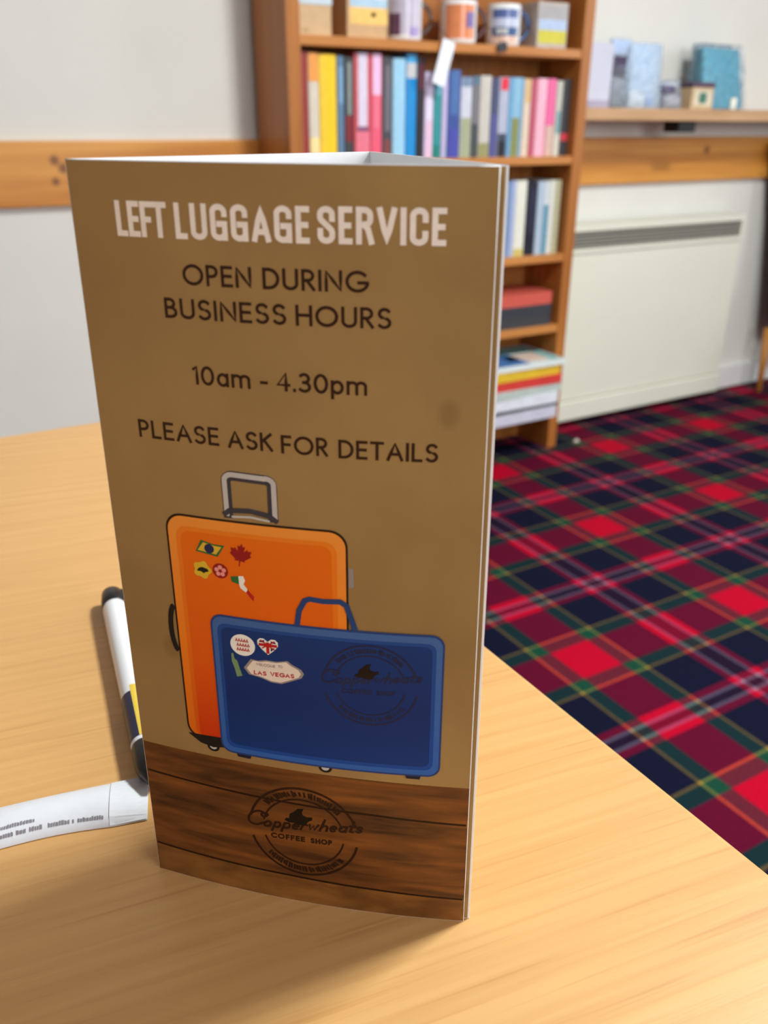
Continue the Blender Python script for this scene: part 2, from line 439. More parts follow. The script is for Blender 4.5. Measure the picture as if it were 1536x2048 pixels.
# ---- print colours (ink on card)
def ink(name, col, var=0.05, rough=0.45, scale=300): return mat('ink_' + name, col, rough=rough, spec=0.22, var=var, scale=scale)
def tan_ink():
    m = bpy.data.materials.new('ink_tan_plaster'); m.use_nodes = True
    nt = m.node_tree; b = nt.nodes['Principled BSDF']; b.inputs['Roughness'].default_value = 0.45; b.inputs['Specular IOR Level'].default_value = 0.22
    tc = nt.nodes.new('ShaderNodeTexCoord')
    n = nt.nodes.new('ShaderNodeTexNoise'); n.inputs['Scale'].default_value = 15; n.inputs['Detail'].default_value = 6
    nt.links.new(tc.outputs['Object'], n.inputs['Vector'])
    cr = nt.nodes.new('ShaderNodeValToRGB'); cr.color_ramp.elements[0].position = .3; cr.color_ramp.elements[1].position = .7
    cr.color_ramp.elements[0].color = lin(TAN_A); cr.color_ramp.elements[1].color = lin(TAN_B)
    nt.links.new(n.outputs['Fac'], cr.inputs[0])
    n2 = nt.nodes.new('ShaderNodeTexVoronoi'); n2.inputs['Scale'].default_value = 38
    mp = nt.nodes.new('ShaderNodeMapping'); mp.inputs['Scale'].default_value = (1, 1, .7)
    nt.links.new(tc.outputs['Object'], mp.inputs[0]); nt.links.new(mp.outputs[0], n2.inputs['Vector'])
    c2 = nt.nodes.new('ShaderNodeValToRGB'); c2.color_ramp.elements[0].position = .06; c2.color_ramp.elements[1].position = .12
    c2.color_ramp.elements[0].color = (.30, .30, .30, 1); c2.color_ramp.elements[1].color = (0, 0, 0, 1)
    nt.links.new(n2.outputs['Distance'], c2.inputs[0])
    mx = nt.nodes.new('ShaderNodeMix'); mx.data_type = 'RGBA'
    nt.links.new(c2.outputs[0], mx.inputs[0]); nt.links.new(cr.outputs[0], mx.inputs[6]); mx.inputs[7].default_value = lin((104, 72, 34))
    nt.links.new(mx.outputs[2], b.inputs['Base Color'])
    return m
TAN_A, TAN_B = (142, 111, 68), (170, 137, 86)
def ramp_ink(name, stops):
    """printed colour wash that changes down the height of the card"""
    m = bpy.data.materials.new('ink_' + name); m.use_nodes = True
    nt = m.node_tree; b = nt.nodes['Principled BSDF']; b.inputs['Roughness'].default_value = 0.45; b.inputs['Specular IOR Level'].default_value = 0.22
    tc = nt.nodes.new('ShaderNodeTexCoord'); sx = nt.nodes.new('ShaderNodeSeparateXYZ'); nt.links.new(tc.outputs['Object'], sx.inputs[0])
    mr = nt.nodes.new('ShaderNodeMapRange'); mr.inputs[1].default_value = stops[0][0] * 1e-3; mr.inputs[2].default_value = stops[-1][0] * 1e-3
    nt.links.new(sx.outputs[2], mr.inputs[0])
    cr = nt.nodes.new('ShaderNodeValToRGB'); el = cr.color_ramp.elements
    while len(el) < len(stops): el.new(.5)
    for e, (v, c) in zip(el, stops):
        e.position = (v - stops[0][0]) / (stops[-1][0] - stops[0][0]); e.color = lin(c)
    nt.links.new(mr.outputs[0], cr.inputs[0]); nt.links.new(cr.outputs[0], b.inputs['Base Color'])
    return m
I_TAN = tan_ink()
I_CREAM = ink('cream', (248, 236, 226)); I_BROWN = ink('dark_brown', (52, 28, 16)); I_BLACK = ink('black', (22, 20, 22))
I_WHITE = ink('white', (240, 238, 232)); I_RED = ink('red', (188, 26, 30)); I_GREEN = ink('green', (46, 104, 52))
I_YEL = ink('yellow', (222, 182, 50)); I_NAVY = ink('navy', (34, 40, 84)); I_GREY = ink('grey', (150, 140, 136)); I_LGREY = ink('light_grey', (196, 190, 186))
I_DGREY = ink('dark_grey', (62, 60, 68)); I_MAROON = ink('maroon', (150, 22, 26)); I_PINK = ink('pink', (238, 150, 140)); I_SAGE = ink('sage', (120, 150, 104))

# tan print covering the front, and the printed timber below it
def sheet(v0, v1, off, inset=0.15):
    bm = bmesh.new(); nv = max(2, int((v1 - v0) / 12)); nu = 24; G = []
    for j in range(nv + 1):
        v = v0 + (v1 - v0) * j / nv; a, b = edge_l(v) + inset, edge_r(v) - inset
        G.append([bm.verts.new(P(a + (b - a) * i / nu, v, off)) for i in range(nu + 1)])
    for j in range(nv):
        for i in range(nu): bm.faces.new([G[j][i], G[j][i + 1], G[j + 1][i + 1], G[j + 1][i]])
    return bm
tanp = obj('plaster_print', sheet(51.0, 209.8, 0.03), I_TAN, sign, True)

def timber_ink():
    m = wood('ink_timber', (58, 30, 12), (138, 80, 30), 'X', (26, 230, 230), rough=0.42, flecks=(0.4, 0.5, (46, 24, 10)), angle=-math.atan2(DY, DX))
    return m
I_TIMB = timber_ink()
tp = obj('timber_print', sheet(0.15, 51.0, 0.03), I_TIMB, sign, True)
seam = bmesh.new()
def on_card(u, v): k = 4 * (u / 99.13) * (1 - u / 99.13); return (u + .45 * k, v + 1.35 * (1 - v / 235) * k)
for pts in ([(.8, 40.3), (20, 39.6), (45, 38.8), (70, 38.4), (96.6, 37.6)], [(.6, 11.3), (20, 10.8), (45, 10.3), (70, 9.6), (96.8, 8.9)]):
    ribbon(seam, [on_card(*p) for p in pts], 0.7, 0.06)
obj('plank_seam', seam, ink('seam', (34, 16, 6)), tp)
lowb = bmesh.new(); strip(lowb, 0.4, 97.2, lambda u: 0.2, lambda u: 11.0 - 2.2 * u / 98, 0.045)
obj('lower_plank', lowb, wood('ink_timber_light', (104, 62, 24), (150, 98, 44), 'X', (60, 160, 160), rough=0.42, angle=-math.atan2(DY, DX)), tp, True)

# glued flap: a second layer of card set back behind the front panel, tan print with a bare white lip
lip = bmesh.new(); fl = bmesh.new(); R0 = []; prev = None
for j in range(13):
    v = 210.0 * j / 12; b = edge_r(v)
    R0.append([lip.verts.new(P(b - 3.0, v, o)) for o in (-1.2, -1.6)] + [lip.verts.new(P(b + 1.55, v, o)) for o in (-1.6, -1.2)])
    q = (fl.verts.new(P(b - 2.9, v * .998 + .2, -1.16)), fl.verts.new(P(b + 1.0, v * .998 + .2, -1.16)))
    if prev: fl.faces.new([prev[0], prev[1], q[1], q[0]])
    prev = q
for j in range(12):
    for k in range(4): lip.faces.new([R0[j][k], R0[j][(k + 1) % 4], R0[j + 1][(k + 1) % 4], R0[j + 1][k]])
lip.faces.new(R0[0]); lip.faces.new(R0[-1]); bmesh.ops.recalc_face_normals(lip, faces=lip.faces[:])
flap = obj('glued_flap', lip, M_CARD, sign)
obj('flap_print', fl, I_TAN, flap)

# the two other sides of the tent: white card inside, tan print outside
BKX, BKY = 0.1293 - BLx, 0.2278 - BLy
def back_panel(x0, y0, x1, y1, sx, inset=0.0):
    dx, dy = x1 - x0, y1 - y0; L = math.hypot(dx, dy); nx, ny = dy / L * sx, -dx / L * sx
    t = 0.0005; bm = bmesh.new()
    def q(a, z, o):
        k = inset * z / .21 * (1 - a)
        return bm.verts.new((x0 + dx * a + nx * o - DX * k, y0 + dy * a + ny * o - DY * k, z))
    a = [q(0, 0, 0), q(1, 0, 0), q(1, 0, t), q(0, 0, t)]; b = [q(0, .21, 0), q(1, .21, 0), q(1, .21, t), q(0, .21, t)]
    for i in range(4): bm.faces.new([a[i], a[(i + 1) % 4], b[(i + 1) % 4], b[i]])
    bm.faces.new(a); bm.faces.new(b); bmesh.ops.recalc_face_normals(bm, faces=bm.faces[:])
    pr = bmesh.new(); o = t + 0.00004
    pr.faces.new([pr.verts.new((x0 + dx * a_ + nx * o - DX * inset * z / .21 * (1 - a_), y0 + dy * a_ + ny * o - DY * inset * z / .21 * (1 - a_), z)) for a_, z in ((.003, .0002), (.997, .0002), (.997, .2098), (.003, .2098))])
    return bm, pr
_e = P(98.4, 0, -1.65)
for (x0, y0, x1, y1, s, ins) in ((0.0004, -0.0002, BKX, BKY, -1, -.00065), (_e.x, _e.y, BKX, BKY, 1, .00185)):
    bm, pr = back_panel(x0, y0, x1, y1, s, ins)
    bp_ = obj('back_panel', bm, M_CARD, sign)
    obj('back_print', pr, I_TAN, bp_)

# ---- stroke lettering
def arc(cx, cy, rx, ry, a0, a1, n=14):
    return [(cx + rx * math.cos(R(a0 + (a1 - a0) * i / n)), cy + ry * math.sin(R(a0 + (a1 - a0) * i / n))) for i in range(n + 1)]
def G(w, *st): return (w, st)
SANS = {
 'O': G(.92, arc(.46, .5, .46, .5, 90, 450, 32)[:-1] + ['c']),
 'P': G(.46, [(0, 0), (0, 1)], [(0, 1), (.2, 1)] + arc(.2, .73, .26, .27, 90, -90) + [(0, .46)]),
 'E': G(.44, [(.44, 0), (0, 0), (0, 1), (.44, 1)], [(0, .52), (.40, .52)]),
 'N': G(.64, [(0, 0), (0, 1), (.64, 0), (.64, 1)]),
 'D': G(.64, [(0, 0), (0, 1), (.2, 1)] + arc(.2, .5, .44, .5, 90, -90, 20) + [(0, 0)]),
 'U': G(.58, [(0, 1), (0, .29)] + arc(.29, .29, .29, .29, 180, 360) + [(.58, 1)]),
 'R': G(.48, [(0, 0), (0, 1)], [(0, 1), (.2, 1)] + arc(.2, .74, .25, .26, 90, -90) + [(0, .48)], [(.18, .48), (.48, 0)]),
 'I': G(.0, [(0, 0), (0, 1)]),
 'G': G(.82, arc(.46, .5, .46, .5, 45, 345, 28) + [(.90, .44), (.52, .44)]),
 'B': G(.48, [(0, 0), (0, 1), (.2, 1)] + arc(.2, .765, .21, .235, 90, -90) + [(0, .53)], [(.2, .53)] + arc(.2, .265, .28, .265, 90, -90) + [(0, 0)]),
 'S': G(.50, arc(.26, .755, .23, .245, 35, 270) + arc(.25, .255, .25, .255, 90, -145)),
 'H': G(.64, [(0, 0), (0, 1)], [(.64, 0), (.64, 1)], [(0, .52), (.64, .52)]),
 '1': G(.16, [(0, .86), (.16, 1), (.16, 0)]),
 '0': G(.56, arc(.28, .5, .28, .5, 90, 450, 28)[:-1] + ['c']),
 'a': G(.48, arc(.24, .33, .24, .33, 40, 320, 20), [(.48, .66), (.48, 0)]),
 'm': G(.84, [(0, 0), (0, .66)], [(0, .42)] + arc(.21, .45, .21, .21, 180, 0) + [(.42, 0)], [(.42, .42)] + arc(.63, .45, .21, .21, 180, 0) + [(.84, 0)]),
 '-': G(.30, [(0, .36), (.30, .36)]),
 '4': G(.56, [(.42, 0), (.42, 1), (0, .30), (.56, .30)]),
 '.': G(.0, [(0, 0), (0, .03)]),
 '3': G(.48, arc(.22, .76, .22, .24, 140, -90) + [(.18, .52)], [(.2, .52)] + arc(.22, .26, .26, .26, 90, -140)),
 'p': G(.48, [(0, -.30), (0, .66)], arc(.24, .33, .24, .33, 140, -140, 20)),
 'L': G(.40, [(0, 1), (0, 0), (.40, 0)]),
 'A': G(.70, [(0, 0), (.35, 1), (.70, 0)], [(.13, .34), (.57, .34)]),
 'K': G(.54, [(0, 0), (0, 1)], [(.50, 1), (.02, .50)], [(.16, .60), (.54, 0)]),
 'F': G(.42, [(0, 0), (0, 1), (.42, 1)], [(0, .50), (.38, .50)]),
 'T': G(.56, [(0, 1), (.56, 1)], [(.28, 1), (.28, 0)]),
 'C': G(.74, arc(.46, .5, .46, .5, 48, 312, 24)),
 'V': G(.66, [(0, 1), (.33, 0), (.66, 1)]),
 'W': G(.9, [(0, 1), (.24, 0), (.45, .9), (.66, 0), (.9, 1)]),
 'M': G(.74, [(0, 0), (.06, 1), (.37, .15), (.68, 1), (.74, 0)]),
 'Y': G(.6, [(0, 1), (.3, .5), (.6, 1)], [(.3, .5), (.3, 0)]),
}
cw = .335
COND = {
 'L': G(.21, [(0, 1), (0, 0), (.21, 0)]),
 'E': G(.23, [(.23, 0), (0, 0), (0, 1), (.23, 1)], [(0, .5), (.20, .5)]),
 'F': G(.21, [(0, 0), (0, 1), (.21, 1)], [(0, .5), (.19, .5)]),
 'T': G(.30, [(-.06, 1), (.30, 1)], [(.13, 1), (.13, 0)]),
 'U': G(cw, [(0, 1), (0, .17)] + arc(cw / 2, .17, cw / 2, .17, 180, 360) + [(cw, 1)]),
 'G': G(cw, [(cw, .77), (cw, .83)] + arc(cw / 2, .83, cw / 2, .17, 0, 180) + arc(cw / 2, .17, cw / 2, .17, 180, 360) + [(cw, .45), (.17, .45)], [(cw, .45), (cw, 0)]),
 'C': G(cw, [(cw, .72), (cw, .83)] + arc(cw / 2, .83, cw / 2, .17, 0, 180) + arc(cw / 2, .17, cw / 2, .17, 180, 360) + [(cw, .28)]),
 'A': G(.38, [(0, 0), (.19, 1), (.38, 0)], [(.06, .24), (.32, .24)]),
 'S': G(cw, [(cw, .70), (cw, .83)] + arc(cw / 2, .83, cw / 2, .17, 0, 180) + [(0, .74), (.03, .66), (.15, .53), (cw - .03, .36), (cw, .27)] + arc(cw / 2, .17, cw / 2, .17, 0, -180) + [(0, .31)]),
 'R': G(.32, [(0, 0), (0, 1), (.15, 1)] + arc(.15, .83, .16, .17, 90, 0) + arc(.15, .70, .16, .17, 0, -90) + [(0, .53)], [(.15, .53), (.25, .40), (.34, 0)]),
 'V': G(.38, [(0, 1), (.19, 0), (.38, 1)]),
 'I': G(.0, [(0, 0), (0, 1)]),
}
def densify(pts, d):
    out = []
    for a, b in zip(pts, pts[1:]):
        k = max(1, int(math.hypot(b[0] - a[0], b[1] - a[1]) / d))
        for i in range(k): out.append((a[0] + (b[0] - a[0]) * i / k, a[1] + (b[1] - a[1]) * i / k))
    out.append(pts[-1]); return out
def word(bm, text, font, u0, u1, base, cap, sw, off, gap=.13, path=None, rise=0.0, slant=0.0):
    """lays a word between u0 and u1 (mm); sw = stroke width as a fraction of the cap height"""
    nat = sum(font[c][0] + sw for c in text) + gap * (len(text) - 1)
    fx = (u1 - u0) / nat; x = 0.0
    for c in text:
        w, strokes = font[c]
        for s in strokes:
            closed = s[-1] == 'c'; pts = s[:-1] if closed else s
            pp = []
            for px, py in pts:
                a = (x + sw / 2 + px + slant * py) * fx; b = cap * (sw / 2 + py * (1 - sw))
                pp.append(path(a, b) if path else (u0 + a, base + b + rise * a))
            ribbon(bm, pp, sw * cap, off, closed, sw * cap * .48)
        x += w + sw + gap
    return bm
# headline: cream condensed capitals
hb = bmesh.new()
word(hb, 'LEFT', COND, 12.1, 24.8, 194.4, 7.5, .165, .07, gap=.03)
word(hb, 'LUGGAGE', COND, 26.6, 57.3, 194.4, 7.5, .165, .07, gap=.09)
word(hb, 'SERVICE', COND, 58.9, 85.8, 194.5, 7.5, .165, .07, gap=.09)
obj('headline_lettering', hb, I_CREAM, sign)
tb_ = bmesh.new(); SWT = .155
word(tb_, 'OPEN', SANS, 27.4, 43.8, 184.6, 4.6, SWT, .07); word(tb_, 'DURING', SANS, 46.3, 69.5, 184.6, 4.6, SWT, .07)
word(tb_, 'BUSINESS', SANS, 22.1, 51.4, 177.0, 4.6, SWT, .07); word(tb_, 'HOURS', SANS, 53.5, 74.7, 177.0, 4.6, SWT, .07)
obj('opening_lettering', tb_, I_BROWN, sign)
hb2 = bmesh.new()
word(hb2, '10am', SANS, 27.7, 42.1, 161.9, 4.6, .155, .07, gap=.13); word(hb2, '-', SANS, 44.5, 46.3, 161.9, 4.6, .155, .07); word(hb2, '4.30pm', SANS, 48.3, 69.4, 161.9, 4.6, .155, .07, gap=.12)
obj('hours_lettering', hb2, I_BROWN, sign)
hb3 = bmesh.new()
for w_, a_, b_, z_ in (('PLEASE', 11.6, 33.2, 147.2), ('ASK', 35.4, 46.8, 147.0), ('FOR', 48.8, 60.1, 146.8), ('DETAILS', 62.6, 85.6, 146.6)):
    word(hb3, w_, SANS, a_, b_, z_, 4.6, SWT, .07)
obj('details_lettering', hb3, I_BROWN, sign)

# ---- printed orange trolley case
oc = obj('orange_suitcase_print', rrect(16.2, 57.2, 64.5, 127.9, 4.6, .07), ink('outline', (40, 22, 14)), sign)
obj('case_rim', rrect(16.75, 57.9, 63.95, 127.3, 4.2, .10), ramp_ink('orange_rim', [(55, (224, 106, 14)), (90, (240, 128, 26)), (128, (240, 148, 58))]), oc)
obj('case_glow', rrect(19.0, 57.9, 61.7, 124.6, 3.2, .13), ramp_ink('orange_glow', [(55, (218, 80, 8)), (90, (234, 112, 14)), (128, (238, 128, 30))]), oc)
obj('case_face', rrect(20.2, 57.9, 60.4, 123.4, 2.6, .16), ramp_ink('orange_face', [(55, (206, 48, 6)), (85, (226, 92, 8)), (128, (234, 112, 14))]), oc)
obj('case_base', poly([(16.3, 58.6), (21, 58.9), (27.6, 59.3), (27.6, 56.0), (24.0, 55.2), (20.0, 56.0)], .19), I_BLACK, oc)
hd = bmesh.new(); ribbon(hd, [(34.2, 128.5), (34.1, 138)] + arc(35.9, 138.3, 1.8, 1.6, 180, 90, 6) + [(44.0, 139.6)] + arc(44.2, 138.0, 1.8, 1.6, 90, 0, 6) + [(45.9, 128.6)], 2.5, .10)
th = obj('trolley_handle', hd, I_DGREY, oc)
hd = bmesh.new(); ribbon(hd, [(33.8, 129.0), (33.7, 138.2)] + arc(35.7, 138.6, 2.0, 1.6, 180, 90, 6) + [(44.2, 139.9)] + arc(44.4, 138.4, 2.0, 1.6, 90, 0, 6) + [(46.4, 129.0)], 1.3, .14)
obj('handle_highlight', hd, I_LGREY, oc)
hd = bmesh.new(); ribbon(hd, [(32.9, 129.3), (34.5, 130.6), (40, 131.0), (45, 130.2), (47.0, 128.7)], 1.3, .18)
obj('carry_grip', hd, I_DGREY, oc)
hd = bmesh.new(); ribbon(hd, [(35.0, 129.0), (40, 129.4), (45, 128.8)], .6, .18)
obj('grip_gap', hd, I_LGREY, oc)
hd = bmesh.new(); ribbon(hd, arc(16.4, 93.3, 1.9, 7.2, 100, 260, 16), 1.5, .09)
obj('side_handle', hd, I_BLACK, oc)
obj('side_latch', poly([(64.6, 117.9), (65.8, 117.6), (65.9, 112.6), (64.6, 112.2)], .09), I_GREY, oc)
for cu, cv in ((23.9, 55.4), (57.3, 54.6)):
    obj('wheel', ellipse(cu, cv, 1.9, 1.7, .09), I_BLACK, oc)
    obj('wheel_hub', ellipse(cu, cv, 1.1, .95, .12), I_LGREY, oc)
# stickers on the orange case
f1 = obj('diamond_sticker', poly([(24.2, 118.0), (25.9, 121.4), (29.5, 120.6), (32.4, 120.6), (30.3, 117.2), (27.3, 117.6)], .20), I_GREEN, oc)
obj('sticker_diamond', poly([(24.8, 118.4), (26.5, 120.8), (29.6, 120.2), (31.6, 120.1), (29.9, 117.8), (27.3, 118.1)], .22), I_YEL, oc)
obj('sticker_disc', ellipse(28.1, 119.2, 1.35, 1.3, .24), I_NAVY, oc)
leaf = [(0, 1.0), (.16, .72), (.36, .80), (.27, .30), (.58, .60), (.64, .45), (.98, .5), (.86, .16), (1.0, .02), (.44, -.40), (.48, -.55), (.06, -.5), (.05, -.98)]
leaf = leaf + [(-x, y) for x, y in leaf[:0:-1]]
obj('maple_leaf_sticker', poly([(36.6 + 2.9 * x + .55 * y, 118.5 + 3.3 * y - .35 * x) for x, y in leaf], .20), I_MAROON, oc)
obj('rosette_sticker', poly([(25.6 + 2.4 * math.cos(a) * (1 + .12 * math.cos(5 * a)), 112.8 + 2.4 * math.sin(a) * (1 + .12 * math.cos(5 * a))) for a in [2 * math.pi * i / 40 for i in range(40)]], .20), I_YEL, oc)
obj('rosette_mark', poly([(24.0, 112.3), (24.6, 113.2), (25.6, 113.6), (27.2, 113.2), (27.4, 112.5), (26.4, 112.2), (26.0, 111.8), (25.2, 112.3)], .23), I_BLACK, oc)
obj('flower_sticker', ellipse(30.7, 113.2, 2.15, 2.15, .20), I_MAROON, oc)
fb = bmesh.new()
for k in range(5):
    a = R(90 + 72 * k); poly([(30.7 + 1.05 * math.cos(a) + .62 * math.cos(t), 113.2 + 1.05 * math.sin(a) + .62 * math.sin(t)) for t in [2 * math.pi * i / 12 for i in range(12)]], .23 + .002 * k, fb)
obj('flower_petals', fb, I_PINK, oc)
obj('boot_sticker', poly([(33.4, 112.0), (35.6, 112.4), (35.7, 110.0), (33.7, 110.5)], .20), I_GREEN, oc)
obj('boot_middle', poly([(35.6, 112.4), (36.9, 112.6), (37.4, 111.4), (36.9, 110.2), (37.9, 108.9), (37.5, 107.9), (36.0, 108.9), (35.7, 110.0)], .20), I_WHITE, oc)
obj('boot_toe', poly([(37.9, 108.9), (38.6, 108.0), (39.6, 107.0), (39.4, 105.6), (38.7, 106.2), (37.5, 107.9)], .20), I_RED, oc)

# ---- printed blue case
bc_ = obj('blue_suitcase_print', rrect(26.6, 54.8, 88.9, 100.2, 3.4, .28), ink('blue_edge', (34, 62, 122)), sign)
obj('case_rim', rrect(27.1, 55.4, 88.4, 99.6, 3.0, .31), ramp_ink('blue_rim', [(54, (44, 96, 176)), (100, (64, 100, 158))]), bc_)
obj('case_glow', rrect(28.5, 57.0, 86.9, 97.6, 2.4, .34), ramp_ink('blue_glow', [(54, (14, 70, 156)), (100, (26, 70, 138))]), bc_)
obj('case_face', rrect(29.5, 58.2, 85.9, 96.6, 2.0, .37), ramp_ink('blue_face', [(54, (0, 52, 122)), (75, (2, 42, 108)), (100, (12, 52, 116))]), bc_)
hd = bmesh.new(); ribbon(hd, [(50.9, 99.9), (51.6, 104.5), (53.2, 107.6), (54.5, 108.2), (58, 107.9), (62.5, 108.2), (64.0, 107.2), (65.2, 103.5), (66.4, 99.6)], 1.45, .30)
obj('carry_handle', hd, ink('blue_handle', (36, 66, 120)), bc_)
for a, b in ((31.2, 35.6), (79.6, 83.8)):
    obj('foot', poly([(a, 54.9), (b, 54.8), (b - .3, 53.7), (a + .3, 53.8)], .26), ink('foot', (24, 28, 48)), bc_)
# stickers on the blue case
obj('round_sticker', ellipse(35.5, 91.8, 3.5, 3.3, .40), I_WHITE, bc_)
rb_ = bmesh.new()
for v, a, b in ((93.3, 33.6, 37.4), (91.9, 33.9, 37.3), (90.5, 33.8, 37.5)):
    x = a
    while x < b - .3:
        ribbon(rb_, [(x, v - .5), (x + .25, v + .5), (x + .5, v - .45)], .32, .43); x += .75
obj('sticker_print', rb_, I_RED, bc_)
heart = [(0, -1), (.55, -.45), (.95, .1), (.95, .55), (.7, .82), (.35, .82), (0, .5)]
heart = heart + [(-x, y) for x, y in heart[-2:0:-1]]
obj('heart_sticker', poly([(42.6 + 3.0 * x, 92.6 + 2.7 * y) for x, y in heart], .40), I_WHITE, bc_)
hb_ = bmesh.new(); ribbon(hb_, [(42.6, 90.3), (42.6, 93.8)], .85, .43); ribbon(hb_, [(40.1, 92.9), (45.2, 92.9)], .85, .43)
ribbon(hb_, [(40.6, 94.3), (44.5, 91.6)], .35, .43); ribbon(hb_, [(44.6, 94.3), (41.0, 91.8)], .35, .43)
obj('heart_cross', hb_, I_RED, bc_)
hb_ = bmesh.new()
for pts in ([(43.5, 94.3), (44.8, 94.0), (44.9, 93.6), (43.5, 93.6)], [(40.3, 94.0), (41.7, 94.4), (41.7, 93.6), (40.2, 93.6)], [(43.4, 92.2), (44.6, 92.2), (43.4, 91.0)]): poly(pts, .425, hb_)
obj('heart_blue', hb_, I_NAVY, bc_)
obj('figure_sticker', poly([(32.0, 88.6), (32.6, 88.9), (32.8, 87.2), (33.6, 86.6), (34.2, 84.0), (34.8, 82.0), (33.2, 81.4), (32.7, 84.0), (32.0, 86.2)], .40), I_SAGE, bc_)
sg = [(-8.6, -.2), (-7.6, 1.4), (-6.4, 3.2), (-4.2, 3.0), (-2, 3.6), (1, 3.5), (4.2, 4.3), (5.4, 3.2), (7.9, 1.8), (8.7, .4), (7.9, -1.2), (5.2, -2.6), (2.2, -4.1), (-.8, -4.0), (-3.8, -2.9), (-7.2, -2.3)]
obj('diamond_sign_sticker', poly([(43.8 + x * .98, 84.9 + y * .9) for x, y in sg], .40), I_GREY, bc_)
obj('sign_face', poly([(43.8 + x * .88, 84.9 + y * .80) for x, y in sg], .42), ink('pinkish_white', (236, 220, 206)), bc_)
vb = bmesh.new(); word(vb, 'LAS', SANS, 38.2, 41.8, 83.1, 1.35, .22, .45, rise=.02); word(vb, 'VEGAS', SANS, 42.9, 49.6, 83.3, 1.35, .22, .45, rise=.04)
obj('place_lettering', vb, I_RED, bc_)
vb = bmesh.new(); word(vb, 'WELCOME', SANS, 39.0, 44.4, 86.1, .85, .16, .45); word(vb, 'TO', SANS, 45.2, 46.4, 86.3, .85, .16, .45)
obj('small_lettering', vb, I_GREY, bc_)

# ---- round cafe stamp (on the blue case and on the timber)
SCRIPT = {
 'C': G(.75, arc(.45, .6, .45, .55, 50, 320, 22), arc(.78, .9, .16, .14, -60, 240, 14)),
 'o': G(.34, arc(.17, .2, .17, .2, 90, 450, 16)[:-1] + ['c']),
 'p': G(.34, [(0, -.28), (.06, .4)], arc(.18, .2, .16, .2, 150, -150, 14)),
 'e': G(.30, [(.02, .2), (.29, .22)] + arc(.16, .2, .14, .2, 10, 310, 14)),
 'r': G(.24, [(0, 0), (.05, .4)], [(.04, .25)] + arc(.16, .28, .12, .12, 150, 40, 8)),
 'w': G(.42, [(0, .4), (.08, .02), (.2, .36), (.3, .02), (.42, .42)]),
 'h': G(.34, [(0, 0), (.1, .85)], [(.04, .24)] + arc(.2, .26, .14, .14, 160, 0, 10) + [(.34, 0)]),
 'a': G(.34, arc(.17, .2, .16, .2, 30, 330, 16), [(.34, .4), (.34, 0)]),
 't': G(.22, [(.12, .8), (.08, .05), (.2, .02)], [(0, .46), (.26, .48)]),
 's': G(.24, arc(.13, .3, .1, .1, 30, 260, 10) + arc(.12, .11, .12, .1, 90, -150, 10)),
}
def stamp(name, cu, cv, rad, m, mdark, off, rise):
    k = rad / 12.5; bm = bmesh.new()
    for rr, w in ((12.4, .55), (9.3, .4)):
        for a0, a1 in ((16, 168), (196, 350)):
            ribbon(bm, arc(cu, cv, rr * k, rr * k, a0, a1, 48), w * k, off)
    so = obj(name, bm, m, sign)
    bm = bmesh.new()       # ring lettering is only a texture of tiny strokes in the photograph
    for a0, a1 in ((40, 140), (222, 322)):
        a = a0
        while a < a1:
            h = random.uniform(.5, .9); rr = 10.85
            ribbon(bm, [(cu + (rr - h) * k * math.cos(R(a)), cv + (rr - h) * k * math.sin(R(a))), (cu + (rr + h) * k * math.cos(R(a + 1.5)), cv + (rr + h) * k * math.sin(R(a + 1.5)))], .5 * k, off)
            a += random.choice((3.0, 3.4, 3.8, 5.5))
    obj('ring_lettering', bm, m, so)
    bm = bmesh.new()
    word(bm, 'Copperwheats', SCRIPT, cu - 13.6 * k, cu + 13.4 * k, cv - .7 * k, 4.2 * k, .13, off, gap=.02, rise=rise, slant=.22)
    obj('name_lettering', bm, m, so)
    bm = bmesh.new()
    word(bm, 'COFFEE', SANS, cu - 7.6 * k, cu + .4 * k, cv - 3.0 * k, 1.5 * k, .24, off, gap=.18, rise=rise * .4); word(bm, 'SHOP', SANS, cu + 1.7 * k, cu + 6.6 * k, cv - 2.7 * k, 1.5 * k, .24, off, gap=.18, rise=rise * .4)
    obj('shop_lettering', bm, m, so)
    bird = [(-3.6, 2.9), (-3.1, 3.6), (-2.5, 3.5), (-2.3, 4.9), (-1.3, 5.6), (-.4, 6.7), (1.0, 6.9), (.5, 5.9), (.7, 5.0), (1.7, 4.6), (2.9, 4.8), (2.8, 4.0), (1.9, 3.4), (1.1, 2.3), (-.2, 2.1), (-1.4, 2.5), (-2.6, 2.4)]
    obj('emblem', poly([(cu + (x - .6) * k, cv + y * k) for x, y in bird], off + .03), mdark, so)
stamp('blue_case_stamp', 70.0, 83.6, 12.5, ink('stamp_navy', (30, 36, 70)), ink('stamp_dark', (22, 12, 8)), .41, .10)
stamp('timber_stamp', 50.0, 29.4, 16.4, ink('stamp_brown', (44, 20, 8)), ink('stamp_dark2', (18, 8, 4)), .08, .10)

